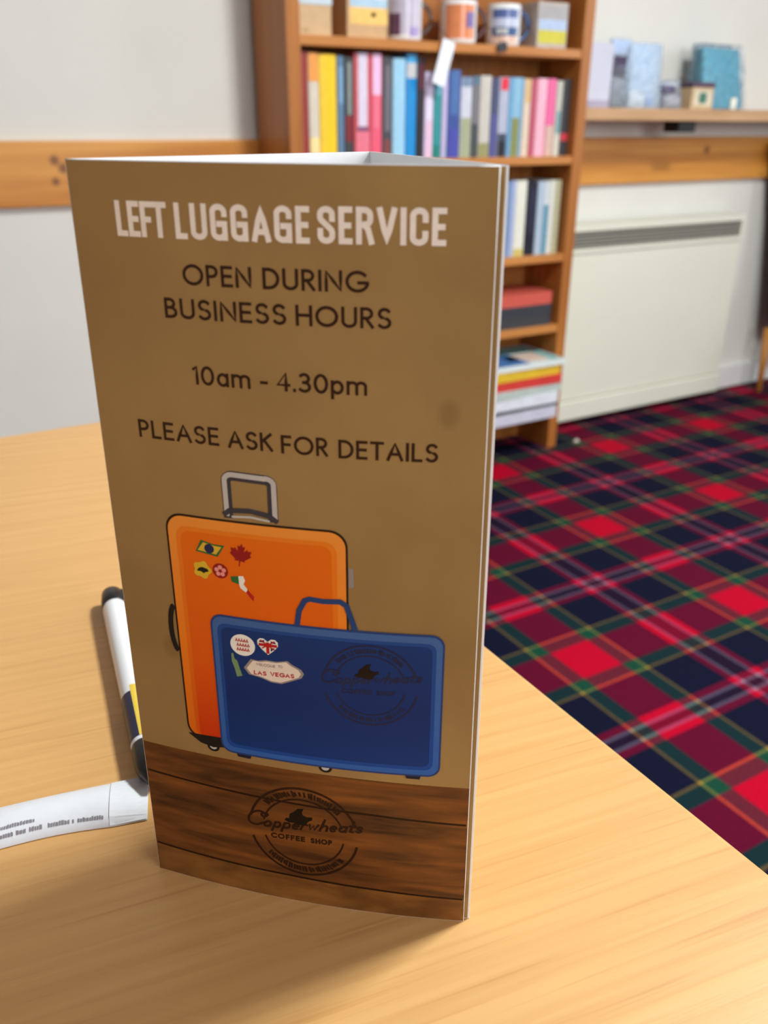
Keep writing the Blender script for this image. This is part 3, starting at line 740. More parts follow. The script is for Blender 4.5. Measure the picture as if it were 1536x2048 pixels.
# ================================================================== PEN
pa, pb = Vector((0.0729, 0.3862)), Vector((0.0539, 0.2657))
pd = (pb - pa); ang = math.atan2(pd.y, pd.x)
M_BLKP = mat('black_plastic', (26, 26, 28), rough=0.35, var=0.1); M_WHTP = mat('white_plastic', (232, 234, 240), rough=0.25, spec=0.5, var=0.02)
pen = root('ballpoint_pen', 'white ballpoint pen with black ends lying on the table', 'pen', (pa.x, pa.y, TABLE_Z + .0058), ang)
def lx(prof, **k): return lathe(prof, 28, 'X', **k)
obj('end_cap', lx([(0, 0), (.0036, .0004), (.0050, .003), (.0056, .009), (.0058, .016), (.0054, .0165)]), M_BLKP, pen, True)
obj('barrel', lx([(.0053, .015), (.0057, .018), (.0054, .05), (.0050, .090), (.0048, .1230), (.0046, .1235)]), M_WHTP, pen, True)
obj('printed_band', lx([(.00508, .0925), (.00492, .1215)], a0=R(102), a1=R(220)), mat('pen_navy', (34, 34, 66), rough=.3), pen, True)
obj('printed_band', lx([(.00508, .0885), (.00492, .1215)], a0=R(-60), a1=R(102)), mat('pen_yellow', (226, 196, 70), rough=.3), pen, True)
obj('grip', lx([(.0046, .1230), (.0048, .1240), (.0047, .1345), (.0040, .138), (.0018, .1425), (.0010, .144)]), M_BLKP, pen, True)
cb = bmesh.new(); box(cb, .004, .0045, .0012, .030, .0066, .0030, bev=.0006); box(cb, .004, .002, .0005, .012, .0058, .0034, bev=.0006)
obj('clip', cb, M_BLKP, pen)

# ================================================================== PAPER SACHET
TLs, TRs, BLs, BRs = Vector((-.0560, .2745)), Vector((.0518, .2545)), Vector((-.0585, .2595)), Vector((.0452, .2338))
M_SACH = mat('sachet_paper', (214, 217, 224), rough=0.5, var=0.04, scale=120, bump=0.1)
def sp(s, t, up=True):
    a = TLs.lerp(TRs, s); b = BLs.lerp(BRs, s); p = b.lerp(a, t)
    end = min(1.0, min(s, 1 - s) / .13); puff = .0046 * min(1, end) ** .7 * (math.sin(math.pi * t) ** .55)
    wob = .0010 * math.sin(9 * s + 2) * math.sin(math.pi * t) * end
    if s < .9 and s > .55: b_ = .0008 * math.sin((s - .55) / .35 * math.pi) * (1 - t); p = p + Vector((0.2 * b_, 1.6 * b_))
    return Vector((p.x, p.y, TABLE_Z + .0003 + (puff + wob if up else 0.0) + (.0003 if up else 0)))
sb = bmesh.new(); ns, nt_ = 48, 14; U = []; D_ = []
for i in range(ns + 1):
    U.append([sb.verts.new(sp(i / ns, j / nt_)) for j in range(nt_ + 1)]); D_.append([sb.verts.new(sp(i / ns, j / nt_, False)) for j in range(nt_ + 1)])
for i in range(ns):
    for j in range(nt_):
        sb.faces.new([U[i][j], U[i + 1][j], U[i + 1][j + 1], U[i][j + 1]]); sb.faces.new([D_[i][j], D_[i][j + 1], D_[i + 1][j + 1], D_[i + 1][j]])
    sb.faces.new([U[i][0], D_[i][0], D_[i + 1][0], U[i + 1][0]]); sb.faces.new([U[i][nt_], U[i + 1][nt_], D_[i + 1][nt_], D_[i][nt_]])
for i in (0, ns):
    for j in range(nt_): sb.faces.new([U[i][j], U[i][j + 1], D_[i][j + 1], D_[i][j]])
bmesh.ops.recalc_face_normals(sb, faces=sb.faces[:])
sach = root('sugar_sachet', 'long white paper sachet with tiny grey print beside the pen', 'sachet', (0, 0, TABLE_Z))
def shift(bm):
    for v in bm.verts: v.co.z -= TABLE_Z
    return bm
obj('paper_sleeve', shift(sb), M_SACH, sach, True)
ct = bmesh.new(); prev = None
for j in range(11):
    q = [ct.verts.new(sp(s, j / 10) + Vector((0, 0, .0004))) for s in (.885, .999)]
    if prev: ct.faces.new([prev[0], prev[1], q[1], q[0]])
    prev = q
obj('crimped_end', shift(ct), mat('sachet_crimp', (214, 217, 224), rough=.55, var=.06, scale=400, stretch=(1, 8, 1)), sach)
tx = bmesh.new()
def tiny(s0, s1, t, h):
    s = s0
    while s < s1:
        w = random.uniform(.004, .008)
        if random.random() < .84:
            q = [sp(s, t), sp(s + w, t), sp(s + w, t + h * random.uniform(.7, 1.1)), sp(s, t + h * random.uniform(.7, 1.1))]
            tx.faces.new([tx.verts.new(p + Vector((0, 0, .0002))) for p in q])
        s += w + .0022
tiny(.30, .665, .20, .06); tiny(.30, .88, .075, .06)
obj('small_print', shift(tx), mat('sachet_ink', (128, 122, 130), rough=.6), sach)

# ================================================================== BOOKCASE
BX0, BX1, BY0, BY1 = 0.903, 1.793, 1.960, 2.143
ST = 0.034
M_BC = wood('bookcase_wood', (156, 92, 40), (184, 118, 56), 'Z', (2, 38, 38), rough=0.38)
M_BCS = wood('bookcase_shelf_wood', (176, 110, 54), (206, 140, 76), 'X', (2, 38, 38), rough=0.36)
M_BCB = wood('bookcase_back_wood', (156, 92, 40), (184, 118, 56), 'Z', (2, 30, 30), rough=0.5)
bcs = root('bookcase', 'tall brown wooden bookcase full of books against the wall', 'bookcase', (BX0, BY0, 0))
W_, Dp, HB = BX1 - BX0, BY1 - BY0, 1.86
obj('side_panel', BX(0, 0, 0, ST, Dp, HB, bev=.002), M_BC, bcs)
obj('side_panel', BX(W_ - ST, 0, 0, W_, Dp, HB, bev=.002), M_BC, bcs)
obj('back_board', BX(ST, Dp - .008, .02, W_ - ST, Dp - .001, HB - .02), M_BCB, bcs)
SH = {'bottom': .125, 's4': .393, 's3': .598, 's2': .859, 's1': 1.119, 's0': 1.40, 'top': HB}
for k, z in SH.items():
    obj('shelf', BX(ST - .001, .003, z - .0215, W_ - ST + .001, Dp - .008, z, bev=.0015), M_BCS, bcs)
obj('plinth_board', BX(ST - .001, .150, .0, W_ - ST + .001, .165, .1035), M_BC, bcs)

# ---- books
M_PAGE = mat('book_pages', (232, 224, 206), rough=0.9, spec=0.1, var=0.1, scale=60, stretch=(1, 1, 1))
def colmat(c, rough=.4): return mat('cover_%d_%d_%d' % c, c, rough=rough, spec=.4, var=.08, scale=60)
def upright(x0, x1, z0, h, depth, col, label, bands=(), yf=1.985, group=None, tilt=0.0):
    x0 += .0006; x1 -= .0006; w = x1 - x0
    b = root('book', label, 'book', ((x0 + x1) / 2, yf, z0), 0.0, group)
    b.rotation_euler = (0, tilt, 0)
    m = colmat(col); t = min(.0024, w * .16)
    bm = bmesh.new(); n = 7; A = []; Bv = []
    # rounded spine wrapped round both boards
    prof = [(-w / 2, depth)] + [(-w / 2 + 0, .004)] + [(-w / 2 * math.cos(math.pi * i / n), .004 - .004 * math.sin(math.pi * i / n)) for i in range(1, n)] + [(w / 2, .004), (w / 2, depth)]
    inn = [(-w / 2 + t, depth)] + [(-w / 2 + t, .006)] + [((-w / 2 + t) * math.cos(math.pi * i / n), .006 - .003 * math.sin(math.pi * i / n)) for i in range(1, n)] + [(w / 2 - t, .006), (w / 2 - t, depth)]
    for P_ in (prof, inn):
        A.append([bm.verts.new((x, y, 0)) for x, y in P_]); Bv.append([bm.verts.new((x, y, h)) for x, y in P_])
    k = len(prof)
    for i in range(k - 1):
        bm.faces.new([A[0][i], A[0][i + 1], Bv[0][i + 1], Bv[0][i]]); bm.faces.new([A[1][i], Bv[1][i], Bv[1][i + 1], A[1][i + 1]])
        bm.faces.new([A[0][i], A[1][i], A[1][i + 1], A[0][i + 1]]); bm.faces.new([Bv[0][i], Bv[0][i + 1], Bv[1][i + 1], Bv[1][i]])
    for i in (0, k - 1): bm.faces.new([A[0][i], Bv[0][i], Bv[1][i], A[1][i]])
    bmesh.ops.recalc_face_normals(bm, faces=bm.faces[:])
    obj('cover', bm, m, b)
    obj('pages', BX(-w / 2 + t * 1.02, .0062, .002, w / 2 - t * 1.02, depth - .004, h - .004), M_PAGE, b)
    for f0, f1, c, wf in bands:
        bb = bmesh.new(); prev = None; o = .0004; ww = w * wf
        for i in range(9):
            x = -ww / 2 + ww * i / 8; cth = max(-1, min(1, -x / (w / 2))); y = .004 - .004 * math.sqrt(max(0, 1 - cth * cth)) - o
            q = [bb.verts.new((x, y, h * f0)), bb.verts.new((x, y, h * f1))]
            if prev: bb.faces.new([prev[0], q[0], q[1], prev[1]])
            prev = q
        obj('spine_print', bb, colmat(c), b)
    return b
XS = [.9400, .9652, .9936, 1.0395, 1.0594, 1.085, 1.1314, 1.162, 1.1916, 1.2288, 1.2607, 1.2842, 1.3109, 1.3349, 1.3531, 1.3929, 1.4287, 1.4524, 1.4891, 1.5133, 1.546, 1.5942, 1.6195, 1.640, 1.6744, 1.7058, 1.7287, 1.7570]
WT = (232, 228, 232)
ROW2 = [  # height, colour, label, spine prints (from, to, colour, width share)
 (.228, (150, 50, 46), 'thin dull red book against the left side of the bookcase', ()),
 (.226, (216, 206, 190), 'grey spined book with orange top and cream foot beside the yellow book', ((.74, 1.0, (240, 158, 70), 1), (.06, .22, (250, 226, 160), .9), (0, .06, (206, 50, 50), 1))),
 (.224, (246, 204, 32), 'thick plain bright yellow book', ()),
 (.222, (92, 126, 158), 'dull steel blue book beside the thick yellow book', ((.55, .9, (130, 170, 205), .5),)),
 (.220, (58, 62, 64), 'dark grey book with pale lettering and a dark red foot', ((.45, .95, (140, 148, 144), .4), (.18, .44, (128, 30, 40), 1))),
 (.230, (206, 82, 92), 'pink and white striped tall book with a red foot', ((.32, 1.0, (222, 210, 232), .55), (.28, .31, (96, 84, 130), .7), (.0, .27, (232, 120, 142), .8))),
 (.230, (238, 92, 122), 'hot pink book with a pale lilac top', ((.62, 1.0, (240, 196, 232), .75), (.30, .62, (240, 120, 140), .5))),
 (.224, (70, 70, 78), 'charcoal book with grey lettering between pink and light blue books', ((.28, .92, (116, 112, 124), .45), (.04, .2, (130, 66, 62), .6))),
 (.222, (158, 208, 236), 'plain light sky blue book beside the azure book', ()),
 (.232, (16, 142, 214), 'strong azure blue book with a pale grey title panel at the top', ((.78, .92, (208, 208, 212), 1), (.92, 1, (70, 170, 226), 1))),
 (.226, (38, 30, 40), 'black book with a dark maroon title behind the hanging white tag', ((.70, .94, (98, 34, 50), .6),)),
 (.196, (226, 212, 244), 'lilac white book with a magenta foot under the hanging white tag', ((.0, .45, (240, 92, 150), .45), (.0, .75, (234, 230, 246), .35))),
 (.194, (40, 148, 150), 'plain teal green book under the hanging white tag', ((.0, .16, (10, 130, 120), 1), (.75, 1.0, (96, 170, 190), 1))),
 (.198, (186, 186, 222), 'slim pale lavender book beside a navy blue book', ((.1, .9, (206, 190, 226), .5),)),
 (.202, (58, 82, 152), 'wide royal blue book', ((.5, 1.0, (74, 112, 172), .6), (.0, .35, (72, 76, 170), .7))),
 (.188, (206, 208, 222), 'white book with a grey green lower half', ((.0, .5, (166, 172, 140), 1), (.88, 1, (120, 140, 170), 1))),
 (.190, (120, 118, 126), 'mid grey book with a dark foot', ((.0, .42, (66, 74, 76), 1), (.9, 1, (86, 118, 140), 1))),
 (.192, (202, 196, 188), 'warm light grey book with an olive foot', ((.0, .18, (152, 150, 100), 1),)),
 (.188, (84, 86, 146), 'muted violet blue book', ((.55, 1.0, (70, 78, 112), 1),)),
 (.190, (180, 184, 204), 'silver grey book with a round red top and a black foot', ((.84, .99, (226, 44, 66), .75), (.0, .2, (30, 30, 42), 1), (.2, .3, (60, 70, 90), 1))),
 (.190, (112, 168, 208), 'light blue book with an olive green lower half', ((.0, .5, (134, 140, 86), .55), (.5, 1, (140, 186, 214), .5))),
 (.188, (226, 206, 184), 'cream book beside a dark pink book', ((.7, 1.0, (216, 180, 120), .6),)),
 (.188, (190, 84, 108), 'slim dusky rose book', ()),
 (.190, (242, 182, 202), 'wide pale pink book', ()),
 (.190, (236, 106, 160), 'bright pink book with a beige foot', ((.0, .4, (214, 182, 168), 1),)),
 (.186, (196, 196, 184), 'pale grey green book with a teal side near the right end of the row', ((.3, .6, (96, 150, 160), .5), (.0, .3, (214, 210, 196), 1))),
 (.190, (62, 62, 66), 'charcoal book with a red mark at the right end of the row', ((.2, .3, (206, 60, 76), .9),)),
]
for i, (h, c, lab, bands) in enumerate(ROW2):
    upright(XS[i], XS[i + 1], SH['s2'], h, .125, c, lab, bands, group='books standing on the second shelf')
X3 = [1.540, 1.5722, 1.5897, 1.6287, 1.6664, 1.6884, 1.7103, 1.7302, 1.752]
ROW3 = [
 (.198, (120, 150, 190), 'soft blue book at the edge of the card sign on the third shelf', ()),
 (.200, (168, 182, 220), 'slim periwinkle book on the third shelf', ()),
 (.200, (228, 228, 214), 'thick ivory book beside the black book on the third shelf', ((.0, .1, (206, 190, 110), 1),)),
 (.196, (26, 28, 44), 'wide black navy book on the third shelf', ((.3, .9, (40, 40, 66), .5),)),
 (.196, (178, 196, 216), 'pale blue grey book beside the black book on the third shelf', ()),
 (.196, (206, 214, 218), 'white book with a teal blue lower spine on the third shelf', ((.0, .68, (88, 150, 178), .8),)),
 (.198, (222, 222, 212), 'off white book on the third shelf', ()),
 (.198, (188, 184, 150), 'khaki beige book at the right end of the third shelf', ()),
]
for i, (h, c, lab, bands) in enumerate(ROW3):
    upright(X3[i], X3[i + 1], SH['s3'], h, .125, c, lab, bands, group='books standing on the third shelf')
def flat(x0, x1, y0, y1, z0, t, col, label, group, page=None, rot=0.0, cover=None):
    cx, cy = (x0 + x1) / 2, (y0 + y1) / 2; w, d = (x1 - x0) / 2, (y1 - y0) / 2
    b = root('book', label, 'book', (cx, cy, z0), rot, group); m = colmat(col); k = min(.0022, t * .2)
    bm = bmesh.new(); box(bm, -w, -d, 0, w, d, k); box(bm, -w, -d, t - k, w, d, t); box(bm, -w, -d, k, w, -d + .003, t - k)
    obj('cover', bm, m, b)
    obj('pages', BX(-w + .004, -d + .0032, k, w - .004, d - .004, t - k), page or M_PAGE, b)
    for (a0, b0, a1, b1, c) in (cover or ()):
        obj('cover_print', BX(a0 * w, b0 * d, t, a1 * w, b1 * d, t + .0004), colmat(c), b)
    return b
z = SH['s4']
for t, c, lab in ((.031, (64, 66, 70), 'dark grey book lying flat at the bottom of a pile of three'), (.031, (58, 62, 70), 'slate grey book lying flat between a grey and a coral book'), (.036, (206, 92, 78), 'coral red book lying on two dark grey books')):
    flat(1.500, 1.742, 1.978, 2.115, z, t, c, lab, 'books lying flat on the fourth shelf'); z += t
PILE = [(.036, (206, 206, 222), 'lavender white book at the bottom of the tall pile', 0.0, 1.735), (.010, (48, 52, 60), 'thin dark book near the bottom of the tall pile', .01, 1.738),
        (.034, (226, 230, 240), 'thick white book low in the tall pile', -.012, 1.736), (.026, (188, 200, 194), 'pale grey green book in the middle of the tall pile', .02, 1.744),
        (.028, (214, 66, 60), 'red book in the tall pile', -.01, 1.745), (.030, (226, 188, 52), 'yellow book near the top of the tall pile', .015, 1.735)]
z = SH['bottom']
for t, c, lab, rot, xr in PILE:
    flat(xr - .270, xr, 1.908, 2.095, z, t, c, lab, 'books piled on the bottom shelf', rot=rot); z += t
flat(1.470, 1.752, 1.903, 2.105, z, .014, (226, 236, 236), 'large white edged picture book on top of the tall pile', 'books piled on the bottom shelf', rot=-.01,
     cover=((-.9, -.9, .1, .2, (76, 126, 190)), (.12, -.7, .7, .1, (232, 206, 190)), (-.5, .2, .9, .9, (120, 184, 186)), (-.2, -.5, .12, .0, (240, 240, 240)), (.7, -.9, .96, .3, (140, 196, 196))))

# ================================================================== TOP SHELF: BOXES AND MUGS
Z1 = SH['s1']
def gift_box(x0, x1, y0, d, h, body, label, prints, lid=None):
    b = root('gift_box', label, 'box', ((x0 + x1) / 2, y0 + d / 2, Z1)); w = (x1 - x0) / 2
    obj('body', BX(-w, -d / 2, 0, w, d / 2, h, bev=.0015), colmat(body, .6), b)
    for a0, z0, a1, z1, c in prints:
        obj('front_print', BX(a0 * w, -d / 2 - .0006, z0, a1 * w, -d / 2 + .0002, z1), colmat(c, .4), b)
    if lid: obj('lid', BX(-w - .0015, -d / 2 - .0015, h - lid[0], w + .0015, d / 2 + .0015, h + .001, bev=.0015), colmat(lid[1], .5), b)
    return b
gift_box(.946, 1.026, 1.982, .08, .082, (206, 172, 130), 'plain kraft card box with a pale blue lid beside the mugs', ((-.8, .006, -.45, .014, (186, 152, 110)),), lid=(.022, (196, 210, 220)))
gift_box(1.066, 1.172, 1.982, .085, .110, (204, 166, 122), 'kraft box with a printed beach and sky picture beside the first mug', ((-.86, .028, 1.0, .062, (246, 200, 116)), (-.86, .062, 1.0, .080, (176, 206, 226)), (-.86, .080, 1.0, .094, (222, 220, 238)), (.18, .044, .42, .052, (120, 80, 56))))
gift_box(1.622, 1.722, 1.985, .085, .106, (188, 176, 168), 'box printed with grey sky and a yellow field beside the last mug', ((-.92, .012, .92, .042, (204, 196, 60)), (-.92, .042, .92, .066, (176, 194, 224)), (-.92, .066, .92, .098, (170, 166, 168))))
M_TAG = mat('white_tag_card', (236, 240, 248), rough=.6, var=.03)
M_STR = mat('tag_string', (70, 60, 56), rough=.9)
def mug(cx, cy, rad, h, hcol, arts, label, hang, tagm, hx=.9):
    b = root('mug', label, 'mug', (cx, cy, Z1), group='picture mugs on the upper shelf')
    body = mat('white_china', (236, 238, 240), rough=.08, spec=.6, var=.02)
    obj('cup', lathe([(0, 0.001), (rad * .86, 0), (rad * .97, .004), (rad, .010), (rad, h - .003), (rad - .001, h), (rad - .0035, h - .001), (rad - .004, .008), (0, .006)], 40), body, b, True)
    for a0, a1, z0, z1, c in arts:
        obj('printed_picture', lathe([(rad + .0004, z0), (rad + .0004, z1)], 16, a0=R(a0), a1=R(a1)), colmat(c, .15), b, True)
    ha = R(hx); hp = []
    for i in range(13):
        t = math.pi * i / 12 - math.pi / 2
        rr = rad - .003 + .026 * math.cos(t); hp.append((rr * math.cos(ha), rr * math.sin(ha), h * .52 + .032 * math.sin(t)))
    obj('handle', tube(bmesh.new(), hp, .0052, 10), mat('china_%d_%d_%d' % hcol, hcol, rough=.12, spec=.6, var=.03), b, True)
    # price tag on a string
    st, c0, ex, ey, ez, w, m = hang
    tg = obj('tag_string', tube(bmesh.new(), [Vector(p) for p in st], .0008, 6), M_STR, b)
    bm = bmesh.new(); ex, ey = Vector(ex), Vector(ey); c0 = Vector(c0); nn = ex.cross(ey).normalized() * .0006
    pts = [c0 - ex * w[0] / 2, c0 + ex * w[0] / 2, c0 + ex * w[0] / 2 + ey * w[1], c0 - ex * w[0] / 2 + ey * w[1]]
    a = [bm.verts.new(p) for p in pts]; d = [bm.verts.new(p + nn) for p in pts]
    bm.faces.new(a); bm.faces.new(d[::-1])
    for i in range(4): bm.faces.new([a[i], a[(i + 1) % 4], d[(i + 1) % 4], d[i]])
    bmesh.ops.recalc_face_normals(bm, faces=bm.faces[:])
    obj('price_tag', bm, m, b)
    return b
def hangdown(hx, hy, hz, ex, ey, ez, w, l, m, lean):
    """string from the handle over the shelf edge, then the tag"""
    dr = Vector((lean, -.02, -1)).normalized(); side = Vector((1, 0, lean)).normalized()
    return ([(hx, hy, hz), ((hx + ex) / 2, (hy + ey) / 2, (hz + ez) / 2 + .004), (ex, ey, ez)], (ex, ey, ez), side, dr, None, (w, l), m)
def H(*a):
    st, c0, ex, ey, _, w, m = hangdown(*a); return (st, c0, ex, ey, 0, w, m)
mug(1.246, 2.034, .046, .096, (66, 46, 40),
    ((-160, -60, .014, .090, (196, 190, 208)), (-165, -128, .012, .058, (98, 58, 82)), (-100, -66, .010, .030, (164, 146, 200))),
    'white mug with a lilac and plum picture and a long white tag', H(.066, -.018, .05,   .082, -.083, .002, .036, .100, M_TAG, -.32), None, -20)
mug(1.408, 2.034, .046, .096, (78, 40, 42),
    ((-165, -66, .012, .086, (222, 138, 92)), (-98, -68, .036, .070, (110, 96, 160))),
    'white mug with an orange sunset picture and a dark tag', H(.066, -.018, .05, .082, -.078, .006, .030, .020, mat('dark_tag_card', (56, 56, 60), rough=.6), .15), None, -20)
mug(1.549, 2.034, .044, .096, (30, 74, 128),
    ((-165, -72, .064, .084, (86, 106, 160)), (-165, -72, .044, .064, (196, 202, 226)), (-165, -72, .024, .044, (58, 92, 138)), (-150, -112, .030, .040, (206, 206, 200)), (-165, -72, .008, .024, (226, 190, 172))),
    'white mug with a blue seaside picture and a blue handle', (([(.064, -.02, .05), (.072, -.045, .02), (.082, -.050, .003)]), (.074, -.050, .0012), Vector((0, 1, 0)), Vector((1, -.25, .02)).normalized(), 0, (.014, .032), M_TAG), None, -20)

# ================================================================== HEATER
M_HEAT = mat('cream_enamel', (228, 228, 212), rough=.42, spec=.35, var=.02, scale=5)
M_HEATG = mat('heater_grille_grey', (152, 150, 140), rough=.5, var=.05)
HX0, HX1, HY0, HY1 = 1.840, 2.672, 2.078, 2.147
ht = root('wall_heater', 'cream slim electric panel heater on the wall beside the bookcase', 'heater', (HX0, HY0, .03))
HW, HD, HH = HX1 - HX0, HY1 - HY0, .628
gz0, gz1, gx0, gx1 = .556, .607, .03, HW - .014
bm = bmesh.new()
for b in ((0, 0, .07, HW, HD, gz0), (0, 0, gz1, HW, HD, HH), (0, 0, gz0, gx0, HD, gz1), (gx1, 0, gz0, HW, HD, gz1), (gx0, .02, gz0, gx1, HD, gz1)): box(bm, *b)
obj('body', bm, M_HEAT, ht)
fr = bmesh.new()
for b in ((0, -.006, gz0 - .014, HW, .004, gz0), (0, -.006, gz1, HW, .004, HH), (gx1, -.006, gz0, HW, .004, gz1), (0, -.006, gz0, gx0, .004, gz1)): box(fr, *b, bev=.002)
obj('grille_surround', fr, M_HEAT, ht)
obj('grille_backing', BX(gx0, .016, gz0, gx1, .0205, gz1), M_HEATG, ht)
for i in range(5):
    zz = gz0 + (i + .5) * (gz1 - gz0) / 5
    obj('louvre', BX(gx0, .001, zz - .0028, gx1, .017, zz + .0022, bev=.0006), M_HEATG, ht)
obj('lower_lip', BX(0, -.010, 0, HW, HD, .066, bev=.006), M_HEAT, ht)
obj('wall_bracket', BX(.1, HD, .3, HW - .1, WY1 - HY0, .5), M_HEAT, ht)

# ================================================================== WALL SHELF AND ITS THINGS
SZ0, SZ1, SY0 = .9485, .9815, 1.985
M_SHELF = wood('wall_shelf_wood', (182, 140, 100), (204, 164, 124), 'X', (2.5, 45, 45), rough=.45)
ws = root('wall_shelf', 'light wooden wall shelf holding gift items above the heater', 'shelf', (1.797, SY0, SZ0))
obj('board', BX(0, 0, 0, 1.45, WY1 - SY0, SZ1 - SZ0, bev=.003), M_SHELF, ws)
M_IRON = mat('black_iron', (14, 14, 18), rough=.5, var=.1)
for bx in (.405, 1.20):
    k = BX(bx, .014, -.031, bx + .072, .075, 0, bev=.002)
    obj('bracket', k, M_IRON, ws)
F_CLEAR = film('clear_cellophane', (226, 236, 248), .08); F_BLUE = film('bluish_cellophane', (214, 230, 248), .3)
def pouch(name, cx, cy, w, h, d, m, label, cat, top=.82, parts=()):
    """cellophane bag: plump at the foot, crinkled and narrower at the top"""
    b = root(name, label, cat, (cx, cy, SZ1), group='gifts on the wall shelf')
    bm = bmesh.new(); nz, na = 14, 28; rings = []
    for j in range(nz + 1):
        t = j / nz; ww = w / 2 * (1 - (1 - top) * t); dd = max(.0015, d / 2 * (1 - t) ** .6 + .0015) if t > 0 else d / 2
        ring = []
        for i in range(na):
            a = 2 * math.pi * i / na; ca, sa = math.cos(a), math.sin(a)
            x = ww * math.copysign(abs(ca) ** .45, ca); y = dd * math.copysign(abs(sa) ** .6, sa)
            k = random.uniform(-1, 1) * .0022 * (0.3 if j in (0,) else 1)
            ring.append(bm.verts.new((x + k, y + k, h * t)))
        rings.append(ring)
    for j in range(nz):
        for i in range(na): bm.faces.new([rings[j][i], rings[j][(i + 1) % na], rings[j + 1][(i + 1) % na], rings[j + 1][i]])
    bm.faces.new(rings[0][::-1]); bm.faces.new(rings[-1])
    obj('wrapper', bm, m, b)
    for nm, bb, mm in parts: obj(nm, bb, mm, b, True)
    return b
wc = root('greeting_card_pack', 'tall white card pack beside the bookcase on the wall shelf', 'card pack', (1.905, 2.062, SZ1), -.1, 'gifts on the wall shelf')
obj('cards', BX(-.050, -.012, 0, .050, .012, .165, bev=.002), mat('white_cards', (204, 206, 224), rough=.5, var=.03), wc)
obj('foot_print', BX(-.049, -.0126, .002, .049, -.0119, .020), mat('lilac_print', (170, 162, 186), rough=.5), wc)
pouch('gift_bag', 1.992, 2.062, .094, .180, .045, F_CLEAR, 'cellophane bag with a dark purple gift beside the white cards', 'gift bag', .86, (
    ('dark_gift', BX(-.030, -.014, .085, .020, .014, .135, bev=.006), mat('plum_cloth', (74, 64, 92), rough=.8)),
    ('grey_gift', BX(-.032, -.016, .004, .026, .016, .080, bev=.008), mat('grey_cloth', (150, 156, 166), rough=.8)),
    ('header_card', BX(-.036, -.004, .138, .036, .004, .176, bev=.001), mat('pale_blue_card', (190, 208, 236), rough=.6))))
pouch('gift_bag', 2.086, 2.060, .150, .172, .05, F_BLUE, 'large pale blue clear packet crinkled at the foot', 'gift bag', .95, (
    ('backing_card', BX(-.066, .002, .004, .066, .006, .166, bev=.001), mat('ice_blue_card', (204, 224, 244), rough=.5)),
    ('white_gift', BX(-.060, -.018, .002, .010, .001, .05, bev=.009), mat('white_cloth', (236, 238, 242), rough=.7)),
    ('blue_label', BX(.014, -.0195, .010, .044, -.001, .028, bev=.001), mat('label_blue', (120, 160, 220), rough=.5))))
pouch('sweet_bag', 2.205, 2.055, .092, .078, .04, F_CLEAR, 'small clear bag with purple and grey contents beside the kraft box', 'gift bag', .8, (
    ('purple_sweets', BX(-.034, -.014, .040, .012, .012, .064, bev=.008), mat('purple_foil', (96, 84, 120), rough=.4)),
    ('grey_sweets', BX(-.030, -.016, .002, .036, .014, .036, bev=.010), mat('grey_foil', (184, 180, 188), rough=.35))))
kb = root('candle_box', 'small kraft box with a green emblem and dark purple top', 'box', (2.308, 2.045, SZ1), -.12, 'gifts on the wall shelf')
obj('carton', BX(-.042, -.030, 0, .042, .030, .060, bev=.002), mat('kraft_card', (206, 178, 140), rough=.7), kb)
obj('label_panel', BX(-.032, -.0306, .010, .034, -.0298, .052), mat('cream_label', (222, 210, 186), rough=.6), kb)
cl_ = bmesh.new()
for k in range(4):
    a = R(45 + 90 * k); bmesh.ops.create_circle(cl_, cap_ends=True, radius=.0100, segments=14, matrix=Matrix.Translation((.001 + .0075 * math.cos(a), -.0311 - .00005 * k, .031 + .0075 * math.sin(a))) @ Matrix.Rotation(R(90), 4, 'X'))
obj('green_emblem', cl_, mat('emblem_green', (70, 122, 104), rough=.6), kb)
obj('purple_lid', BX(-.044, -.032, .060, .044, .032, .074, bev=.003), mat('dark_plum', (88, 66, 88), rough=.6), kb)
tl = root('teal_gift', 'tall teal gift in clear wrapping at the end of the wall shelf', 'gift box', (2.435, 2.075, SZ1), .04, 'gifts on the wall shelf')
bm = bmesh.new(); box(bm, -.098, -.032, .002, .098, .032, .172, bev=.0)
for v in bm.verts:
    t = v.co.z / .172; v.co.x = v.co.x * (1 - .12 * t) - .010 * t; v.co.y = v.co.y * (1 - .45 * t) + .012 * t
bmesh.ops.bevel(bm, geom=bm.edges[:], offset=.010, segments=3, affect='EDGES', profile=.5)
obj('teal_block', bm, mat('teal_cloth', (52, 164, 188), rough=.35, var=.05, scale=20), tl, True)
bm = bmesh.new(); box(bm, -.106, -.038, 0, .106, .038, .182, bev=.0)
bmesh.ops.subdivide_edges(bm, edges=bm.edges[:], cuts=5, use_grid_fill=True)
for v in bm.verts:
    t = v.co.z / .182; v.co.x = v.co.x * (1 - .12 * t) - .010 * t; v.co.y = v.co.y * (1 - .45 * t) + .012 * t
    if 0.01 < t < .99: v.co += Vector((random.uniform(-1, 1), random.uniform(-1, .2), random.uniform(-1, 1))) * .0018
obj('clear_wrap', bm, F_CLEAR, tl)
for x0_, x1_, c in ((.030, .058, (244, 240, 226)),):  # small cream tag at the foot of the teal gift
    obj('tissue_tuft', BX(x0_, -.036, .002, x1_, -.031, .030 if x0_ < 0 else .034, bev=.002), mat('tissue_%d' % int(x0_ * -1000 + 500), c, rough=.7), tl)

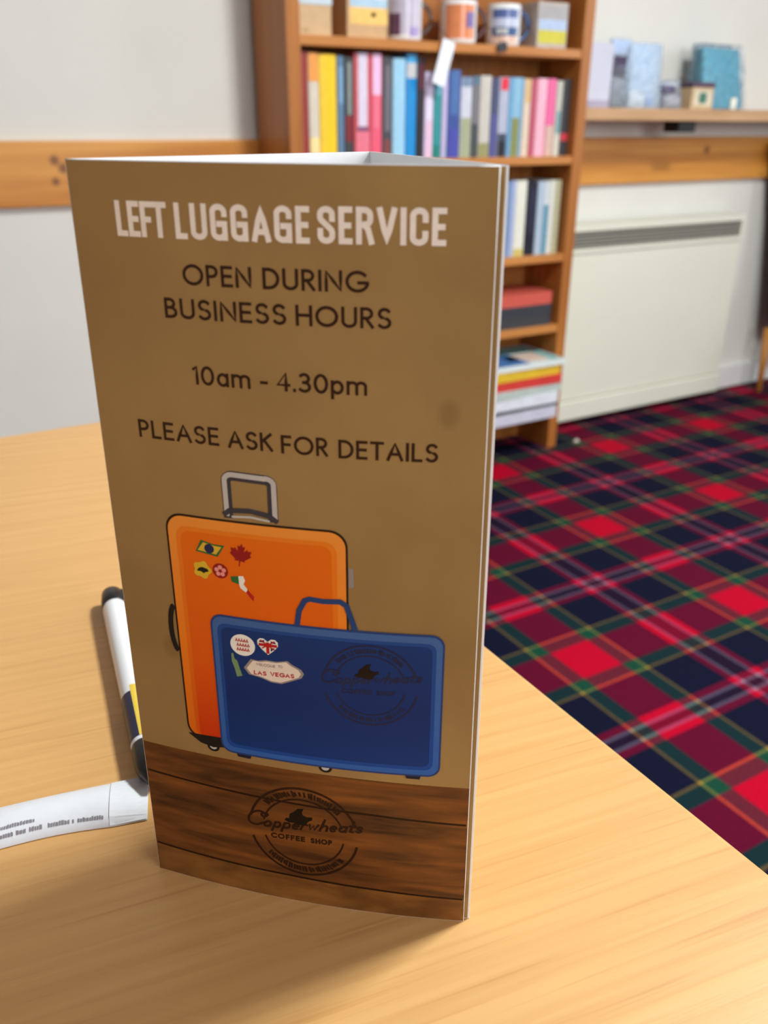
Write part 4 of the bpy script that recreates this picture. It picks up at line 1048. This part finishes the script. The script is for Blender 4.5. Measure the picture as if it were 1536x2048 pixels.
# ================================================================== CHAIR AT THE RIGHT EDGE
M_OAK = wood('oak_leg', (176, 112, 44), (204, 140, 64), 'Z', (3, 40, 40), rough=.4)
M_UPH = mat('dark_upholstery', (46, 42, 38), rough=.75, spec=.2, var=.15, scale=120)
ch = root('dining_chair', 'dark upholstered chair with tapered oak legs beside the heater', 'chair', (2.876, 2.045, 0))
def leg(bm, p0, p1, r0, r1): return tube(bm, [p0, p1], [r0, r1], 10)
for x in (.012, .43):
    s = 1 if x < .2 else -1
    obj('leg', leg(bmesh.new(), (x - .006 * s + (.012 if s < 0 else 0), 0, 0), (x + .012 * s, .020, .24), .010, .016), M_OAK, ch, True)
    obj('leg', leg(bmesh.new(), (x, -.46, 0), (x + .012 * s, -.43, .40), .010, .018), M_OAK, ch, True)
bk = bmesh.new(); prof = [(.02, .20), (.005, .30), (-.005, .45), (-.025, .65), (-.052, .80), (-.068, .885)]; rings = []
for xo, z in prof:
    y0 = .012 + .085 * (z - .20) / .69
    hw = .0
    x0_ = .002 + xo * 1.0; x1_ = .455 - xo * 1.0
    rings.append([bk.verts.new(q) for q in ((x0_, y0 - .045, z), (x1_, y0 - .045, z), (x1_, y0, z), (x0_, y0, z))])
for i in range(len(rings) - 1):
    for k in range(4): bk.faces.new([rings[i][k], rings[i][(k + 1) % 4], rings[i + 1][(k + 1) % 4], rings[i + 1][k]])
bk.faces.new(rings[0][::-1]); bk.faces.new(rings[-1])
bmesh.ops.recalc_face_normals(bk, faces=bk.faces[:]); bmesh.ops.bevel(bk, geom=[e for e in bk.edges if len(e.link_faces) == 2 and e.calc_face_angle() > .9], offset=.008, segments=2, affect='EDGES')
obj('backrest', bk, M_UPH, ch, True)
obj('seat', BX(.004, -.46, .38, .452, .002, .47, bev=.018, seg=3), M_UPH, ch)

# ================================================================== SCRAP ON THE CARPET
sc_ = bmesh.new()
pts = [(-.012, -.004), (0, -.008), (.012, -.002), (.008, .007), (-.006, .009)]
a = [sc_.verts.new((x, y, .001)) for x, y in pts]; t_ = sc_.verts.new((.001, .001, .010))
sc_.faces.new(a[::-1])
for i in range(5): sc_.faces.new([a[i], a[(i + 1) % 5], t_])
tag(obj('paper_scrap', sc_, mat('scrap_paper', (206, 196, 186), rough=.8), None, False, (1.883, 1.962, 0)), 'tiny pale paper scrap on the carpet near the heater', 'paper scrap')
